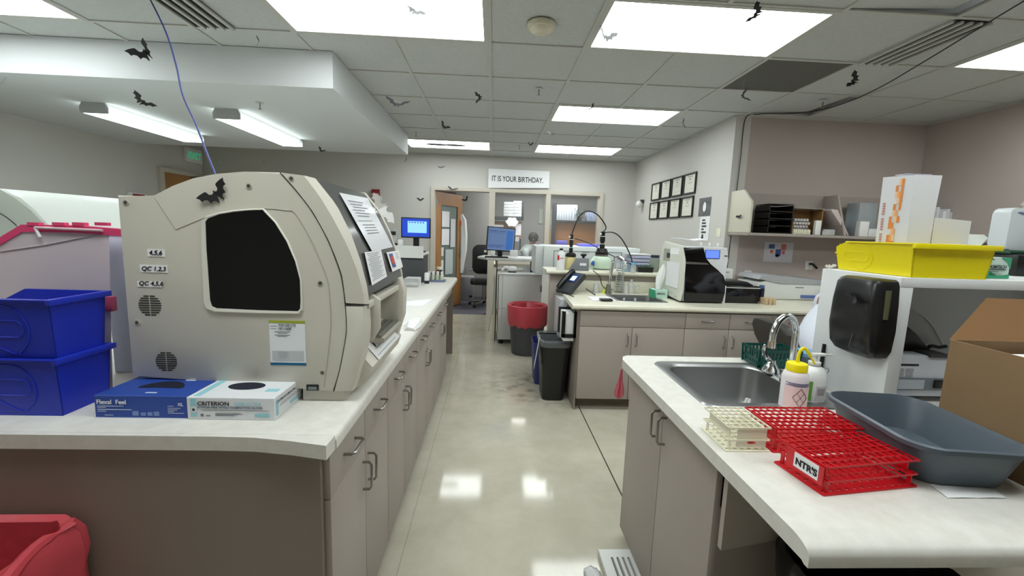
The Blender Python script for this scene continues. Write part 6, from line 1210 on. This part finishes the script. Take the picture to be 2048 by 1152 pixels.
px = 1114; k = 0
while px < 1151:
    a, b = at(px, 420, 'y', y).x, at(px+5, 420, 'y', y).x; solo('binder', 'pale binder on the office hutch seen through the right window', 'binder', MB().box(a, b-.004, y+.02, y+.25, z1+.001, at(px, 409.5, 'y', y).z, .002), mk('binder_blueish', (204, 216, 226), .5), group='binders on the office hutch'); px += 5.2; k += 1
px = 1175
while px < 1190: a, b = at(px, 430, 'y', y).x, at(px+4.5, 430, 'y', y).x; solo('binder', 'blue-white folder at the right end of the office hutch', 'binder', MB().box(a, b-.004, y+.02, y+.25, z1+.001, at(px, 424, 'y', y).z, .002), mk('binder_blue2', (170, 185, 215), .5), group='folders at the right end of the office hutch'); px += 4.7
t = thing('potted_plant', 'dark green leafy plant on the office hutch between the binders', 'plant', (at(1160, 440, 'y', y).x, y+.05, z1+.001)); c0 = t.location.copy(); part('pot', MB().lathe([(.04, 0), (.055, .08)], c0), mk('pot_dark', (60, 70, 60), .6), t); m = MB(); rnd = random.Random(9)
for k in range(90):
    a_ = rnd.random()*6.28; r_ = .02+.09*rnd.random(); zz = c0.z+.05+.19*rnd.random(); b_ = Vector((c0.x+r_*math.cos(a_), c0.y+.6*r_*math.sin(a_), zz)); d_ = Vector((math.cos(a_), math.sin(a_), rnd.uniform(-.5, .6)))*.05; s_ = d_.cross(Vector((0, 0, 1))).normalized()*.016; m.face([b_, b_+d_*.5+s_, b_+d_, b_+d_*.5-s_])
part('foliage', m, mk('leaf_dark', (44, 92, 62), .6), t)
solo('office_light', 'strip light on the office ceiling seen through the middle window', 'ceiling light', MB().box(.35, 1.0, 7.62, 7.75, 2.46, 2.499), emis('office_strip', (250, 250, 250), 14))
t = thing('office_light', 'unseen ceiling light added to brighten the office above the desk', 'ceiling light', (1.1, 8.6, 2.45)); part('diffuser', MB().box(.3, 1.9, 8.35, 8.9, 2.46, 2.499), MATS['office_strip'], t)  # second office light, out of view, added to brighten the room behind the windows
for a, b, py0, py1, lab in ((1078, 1085, 418, 447, 'pale green folder hanging on the office wall left of the window post'), (1096, 1103, 418, 450, 'pale folder hanging on the office wall right of the window post')):
    x0, x1, z0, z1 = orect(a, py0, b, py1, 10.55); solo('wall_folder', lab, 'folder', MB().box(x0, x1, 10.55, 10.598, z0, z1), mk('pale_green_paper', (205, 215, 196), .7))
x0, x1, z0, z1 = orect(1095, 458, 1103, 490, 9.8); solo('wood_frame', 'tan board beside the window post in the office', 'board', MB().box(x0, x1+.03, 9.8, 9.84, z0, z1), mk('tan_board', (186, 160, 110), .7))

# ============================================================ people
def skinned(name, J, E_, mat, parent, sub=2, root=0):
    me = bpy.data.meshes.new('s'); me.from_pydata([j[0] for j in J], E_, []); o = bpy.data.objects.new('s', me); COL.objects.link(o)
    md = o.modifiers.new('s', 'SKIN'); 
    for i, j in enumerate(J):
        r_ = j[1]; me.skin_vertices[0].data[i].radius = r_ if isinstance(r_, tuple) else (r_, r_); me.skin_vertices[0].data[i].use_root = (i == root)
    ms = o.modifiers.new('u', 'SUBSURF'); ms.levels = sub; ms.render_levels = sub
    dg = bpy.context.evaluated_depsgraph_get(); m2 = bpy.data.meshes.new_from_object(o.evaluated_get(dg)); bpy.data.objects.remove(o); m2.materials.clear()
    inv = BASE[parent.name].inverted()
    for v in m2.vertices: v.co = inv @ v.co
    for p_ in m2.polygons: p_.use_smooth = True
    return link(name, m2, mat, parent)
def seated(label, base, rz, top_mat, hair_mat, skin_mat, lean=.17):
    """a person seated, facing local +x; base is the floor point under the hips"""
    t = thing('person', label, 'person', base, rz); B = BASE[t.name]
    W = lambda x, y_, z: tuple(B @ Vector((x, y_, z)))
    l = lean
    J = [(W(0, 0, .52), (.13, .15)), (W(-.035, 0, .68), (.125, .14)), (W(-.02+l*.3, 0, .84), (.12, .15)), (W(.05+l*.7, 0, .99), (.11, .16)), (W(.10+l, 0, 1.09), (.06, .07)), (W(.13+l*1.3, 0, 1.15), (.05, .05)), (W(.17+l*1.5, 0, 1.25), (.085, .08)), (W(.17+l*1.5, 0, 1.31), (.07, .07))]
    E_ = [(i, i+1) for i in range(7)]
    for s_ in (-1, 1):
        n = len(J); J += [(W(.04+l*.7, .17*s_, 1.0), .062), (W(.08+l, .23*s_, .78), .048), (W(.33+l, .16*s_, .83), .036), (W(.40+l, .15*s_, .86), .03)]; E_ += [(3, n), (n, n+1), (n+1, n+2), (n+2, n+3)]
        n = len(J); J += [(W(.08, .10*s_, .50), .095), (W(.44, .12*s_, .50), .07), (W(.42, .12*s_, .10), .045), (W(.44, .12*s_, .05), .04), (W(.56, .12*s_, .035), .03)]; E_ += [(0, n), (n, n+1), (n+1, n+2), (n+2, n+3), (n+3, n+4)]
    skinned('body', J, E_, skin_mat, t)
    fing = MB(); fing.T = B
    for s_ in (-1, 1):
        for k in range(4): y_ = .15*s_+.017*(k-1.5); L2 = (.07, .078, .074, .06)[k]; fing.tube([(.41+l, y_, .862), (.45+l+L2*.2, y_, .866), (.45+l+L2*.6, y_, .86), (.45+l+L2, y_, .845)], .0085, 8, 3, rs=[.009, .009, .008, .0065])
        fing.tube([(.40+l, .15*s_-.02*s_, .858), (.425+l, .15*s_-.045*s_, .855), (.45+l, .15*s_-.052*s_, .848)], .0095, 8, 3)
    part('fingers', fing, skin_mat, t)
    m = MB(); m.T = B; hc = (.17+l*1.5, 0, 1.285)
    m.sphere((hc[0]-.016, 0, hc[2]+.018), .108, (1.0, .86, 1.05), 20); part('hair', m, hair_mat, t)
    m = MB(); m.T = B
    for s_ in (-1, 1): m.sphere((hc[0]+.088, .03*s_, hc[2]-.01), .012, (.6, 1, .8), 8)
    part('eyes', m, white, t); m = MB(); m.T = B; m.sphere((hc[0]+.10, 0, hc[2]-.035), .015, (1.2, .8, 1.3), 8); m.sphere((hc[0]-.01, .088, hc[2]-.025), .022, (.7, .4, 1.2), 8); m.sphere((hc[0]-.01, -.088, hc[2]-.025), .022, (.7, .4, 1.2), 8); part('nose_and_ears', m, skin_mat, t)
    # coat: torso rings with folds, then sleeves
    m = MB(); m.T = B; rings = []
    prof = [(.44, -.03, .20, .19), (.52, -.04, .195, .19), (.60, -.055, .18, .175), (.68, -.05, .17, .17), (.78, -.04+l*.15, .17, .185), (.88, -.0+l*.35, .165, .205), (.96, .03+l*.6, .15, .215), (1.03, .05+l*.8, .135, .195), (1.08, .07+l*.95, .115, .14), (1.125, .09+l*1.05, .095, .10), (1.15, .095+l*1.1, .090, .092)]
    for z, x_, rx, ry in prof:
        rings.append([(x_+rx*math.cos(a/28*6.283)*(1+.022*math.sin(a*2.7+z*38)), ry*math.sin(a/28*6.283)*(1+.02*math.sin(a*1.9+z*45)), z+.006*math.sin(a*1.3)) for a in range(28)])
    m.loft(rings); part('coat', m, top_mat, t)
    for s_ in (-1, 1):
        m = MB(); m.T = B; m.tube([(.04+l*.75, .13*s_, 1.02), (.05+l*.8, .21*s_, .96), (.07+l, .245*s_, .80), (.12+l, .235*s_, .765), (.24+l, .19*s_, .80), (.37+l, .155*s_, .85)], .06, 14, 5, rs=[.07, .078, .072, .068, .062, .06, .056, .05, .048]); part('sleeve', m, top_mat, t)
    return t
seated('seated person in a white lab coat, mostly hidden by the white shelf unit', (2.31, 2.72, 0), R_(12), cloth, hair, skin)
seated('person with dark hair in a grey-green shirt seated in the office behind the window', (.62, 9.0, 0), R_(-10), mk('sage_shirt', (160, 172, 168), .8), hair, skin, lean=.05)
t = thing('office_chair', 'dark grey office chair behind the chrome faucet, under the person in the lab coat', 'office chair', (2.15, 2.75, 0)); cg = mk('chair_vinyl', (62, 60, 58), .45)
part('backrest', MB().loft([[(1.975+w2+x, 2.82+y_, z) for x, y_ in rr(0, 0, .085, w_, .04)] for z, w_, w2 in ((.56, .30, .115), (.62, .38, .085), (.72, .42, .035), (.80, .40, 0), (.845, .32, -.015), (.855, .22, -.02))]), cg, t)
part('seat', MB().prism(rr(2.28, 2.75, .46, .46, .1), 'xy', .40, .465, .015), cg, t); part('back_bracket', MB().tube([(2.06, 2.80, .60), (2.04, 2.80, .42), (2.2, 2.78, .39)], .02, 8, 4), black, t); part('armrest', MB().box(2.12, 2.40, 2.49, 2.54, .665, .70, .012), black, t); part('armrest_post', MB().box(2.22, 2.26, 2.50, 2.53, .42, .665), black, t)
part('gas_column', MB().cyl((2.28, 2.75, .1), .03, .30), nickel, t)
for k in range(5): a_ = k*1.2566+.3; part('base_arm', MB().tube([(2.28, 2.75, .11), (2.28+.27*math.cos(a_), 2.75+.27*math.sin(a_), .06)], .02, 8), black, t); part('caster', MB().sphere((2.28+.27*math.cos(a_), 2.75+.27*math.sin(a_), .03), .03, seg=10), black, t)

# ============================================================ paper bats
batm = mk('bat_paper', (26, 26, 28), .6)
half = [(0, .20), (.04, .19), (.07, .32), (.11, .20), (.20, .10), (.34, .12), (.46, .30), (.56, .30), (.80, .22), (1.0, .12), (.86, .02), (.78, -.14), (.64, -.08), (.50, -.12), (.40, -.32), (.28, -.22), (.14, -.24), (.06, -.38), (0, -.40)]
def bat(label, c, span, fold, X, U, parent=None, vee=0, name='paper_bat', mat=None, thread=True, thick=.0006):
    """paper bat: wings folded by `fold` degrees about its spine; X wing direction, U up direction"""
    X = Vector(X).normalized(); U = Vector(U); U = (U-X*U.dot(X)).normalized(); N = X.cross(U); s = span/2; m = MB(); c = Vector(c)
    for sg in (-1, 1):
        cv, sv = math.cos(R_(vee)), math.sin(R_(vee)); Xv = X*sg*cv+U*sv; Uv = U*cv-X*sg*sv
        W_ = (Xv*math.cos(R_(fold))+N*math.sin(R_(fold))); Q = [c+W_*x*s+(Uv if x > .13 else Uv)*y_*s for x, y_ in half]; n_ = W_.cross(U).normalized()*thick; m.loft([Q, [q+n_ for q in Q]])
    t = thing(name, label, 'paper bat', c, group=None); part('wings', m, mat or batm, t)
    if thread and c.z < ZC-.05:
        top = SZ if (SX > c.x > XL and SY0 < c.y < SY1) else ZC
        part('thread', MB().tube([c, (c.x, c.y, top)], .00012, 4), mk('thread', (200, 200, 200), .6), t)
    return t
V3 = lambda a, b, c_: RT*a+UP*b+FW*c_
def pb(label, px, py, y, span, fold, ang, facing=(0, 0)):
    """hang a bat where the line of sight meets the vertical plane at y; ang turns its wings in the picture, facing turns it away"""
    a = R_(ang); X = Vector((math.cos(a), facing[0]*.8, math.sin(a))); U = Vector((-math.sin(a), facing[1]*.5, math.cos(a)))
    return bat(label, at(px, py, 'y', y), span, fold, X, U, vee=14)
pb('large paper bat with one raised wing hanging before the soffit, top left', 294, 108, 2.1, .155, 45, 35)
pb('thin edge-on paper bat hanging between the soffit face and the left tube light', 284, 204, 2.6, .14, 15, -38, (.3, 3.0))
pb('tiny upright edge-on paper bat at the top before the soffit corner', 518, 82, 2.9, .08, 20, 88, (0, 3))
pb('paper bat hanging in front of the big near-left ceiling light', 826, 22, 2.5, .15, 20, -35, (.2, 1.6))
pb('paper bat at the corner of the big near-right ceiling light', 1211, 76, 2.6, .16, 30, -12, (.3, 1.2))
pb('thin paper bat in front of the right part of the big near-right ceiling light', 1514, 28, 2.2, .13, 20, 65, (0, 3))
pb('wide paper bat hanging by the edge of the soffit over the aisle', 794, 210, 3.0, .19, 20, -8, (.1, 3))
pb('sideways folded paper bat beside the central ceiling line', 960, 196, 3.2, .11, 40, 95, (0, 1.5))
pb('paper bat hanging before the far left ceiling light', 888, 254, 3.6, .11, 30, -35, (.2, 1.5))
pb('small bat crossing the front edge of the middle ceiling light', 1184, 215, 3.8, .09, 15, 50, (0, 3))
pb('small flat bat below the middle ceiling light on the left', 1102, 268, 4.2, .10, 15, -10, (0, 2.5))
pb('small peaked bat beside the far right ceiling light', 1061, 290, 4.8, .09, 40, 0, (0, 1.5))
pb('thin upright bat before the side wall near the ceiling', 1366, 247, 3.8, .11, 15, -75, (0, 3))
pb('paper bat hanging in front of the alcove corner below the dark tile', 1485, 193, 3.0, .13, 35, -68, (0, 1.5))
pb('upright paper bat hanging near the right air vent', 1708, 162, 2.9, .14, 25, 68, (0, 1.5))
pb('small paper bat hanging under the far end of the soffit', 643, 302, 4.5, .10, 30, -28, (0, 1.8))
pb('thin smile-shaped bat before the back wall above the doorway', 883, 335, 5.2, .10, 10, 6, (0, 4))
pb('tiny thin bat before the back wall under the soffit tip', 812, 320, 5.2, .07, 10, 70, (0, 3))
pb('tiny pale bat near the exit sign', 445, 323, 4.8, .06, 20, 60, (0, 2)); pb('tiny thin bat before the back wall above the analyzer', 528, 324, 5.2, .06, 15, 65, (0, 3))
pb('small paper bat before the back wall left of the doorway', 841, 400, 5.6, .11, 20, 0, (0, 1.0)); pb('paper bat in the doorway beside the open oak door', 932, 400, 7.3, .16, 30, 35, (0, 1.5)); pb('paper bat high in the back doorway', 905, 379, 6.95, .20, 15, -10, (0, 4))
pb('paper bat cut off by the left border of the picture', 4, 166, 2.3, .08, 20, 20, (0, 2))
a_ = math.radians(38)
bat('black paper bat stuck on the side of the big analyzer above its window', at(434, 391, 'y', YS-.004), .112, 8, (math.cos(a_), 0, math.sin(a_)), (-math.sin(a_), 0, math.cos(a_)), thread=False, vee=20)
bat('small paper bat stuck on the pale end of the wall shelf', (S0-.012, 3.98, 1.63), .10, 12, (0, -1, .1), (0, .1, 1), thread=False)
bat('paper bat folded across the front of the black soap dispenser', at(1708, 598, 'x', sx0-.094), .085, 18, (-.25, -.9, -.30), (0, -.3, 1), thread=False)
v = at(765, 415, 'y', 1.90); bat('white paper bat standing behind the far top edge of the analyzer', (v.x, v.y, v.z), .17, 25, (.45, .3, -.75), (.8, 0, .5), mat=paper, thread=False)
bat('white paper bat tip sticking out under the yellow bin at the shelf corner', (sx0+.0, sy1-.03, szt+.012), .05, 20, (1, 0, .1), (0, 0, 1), mat=paper, thread=False)
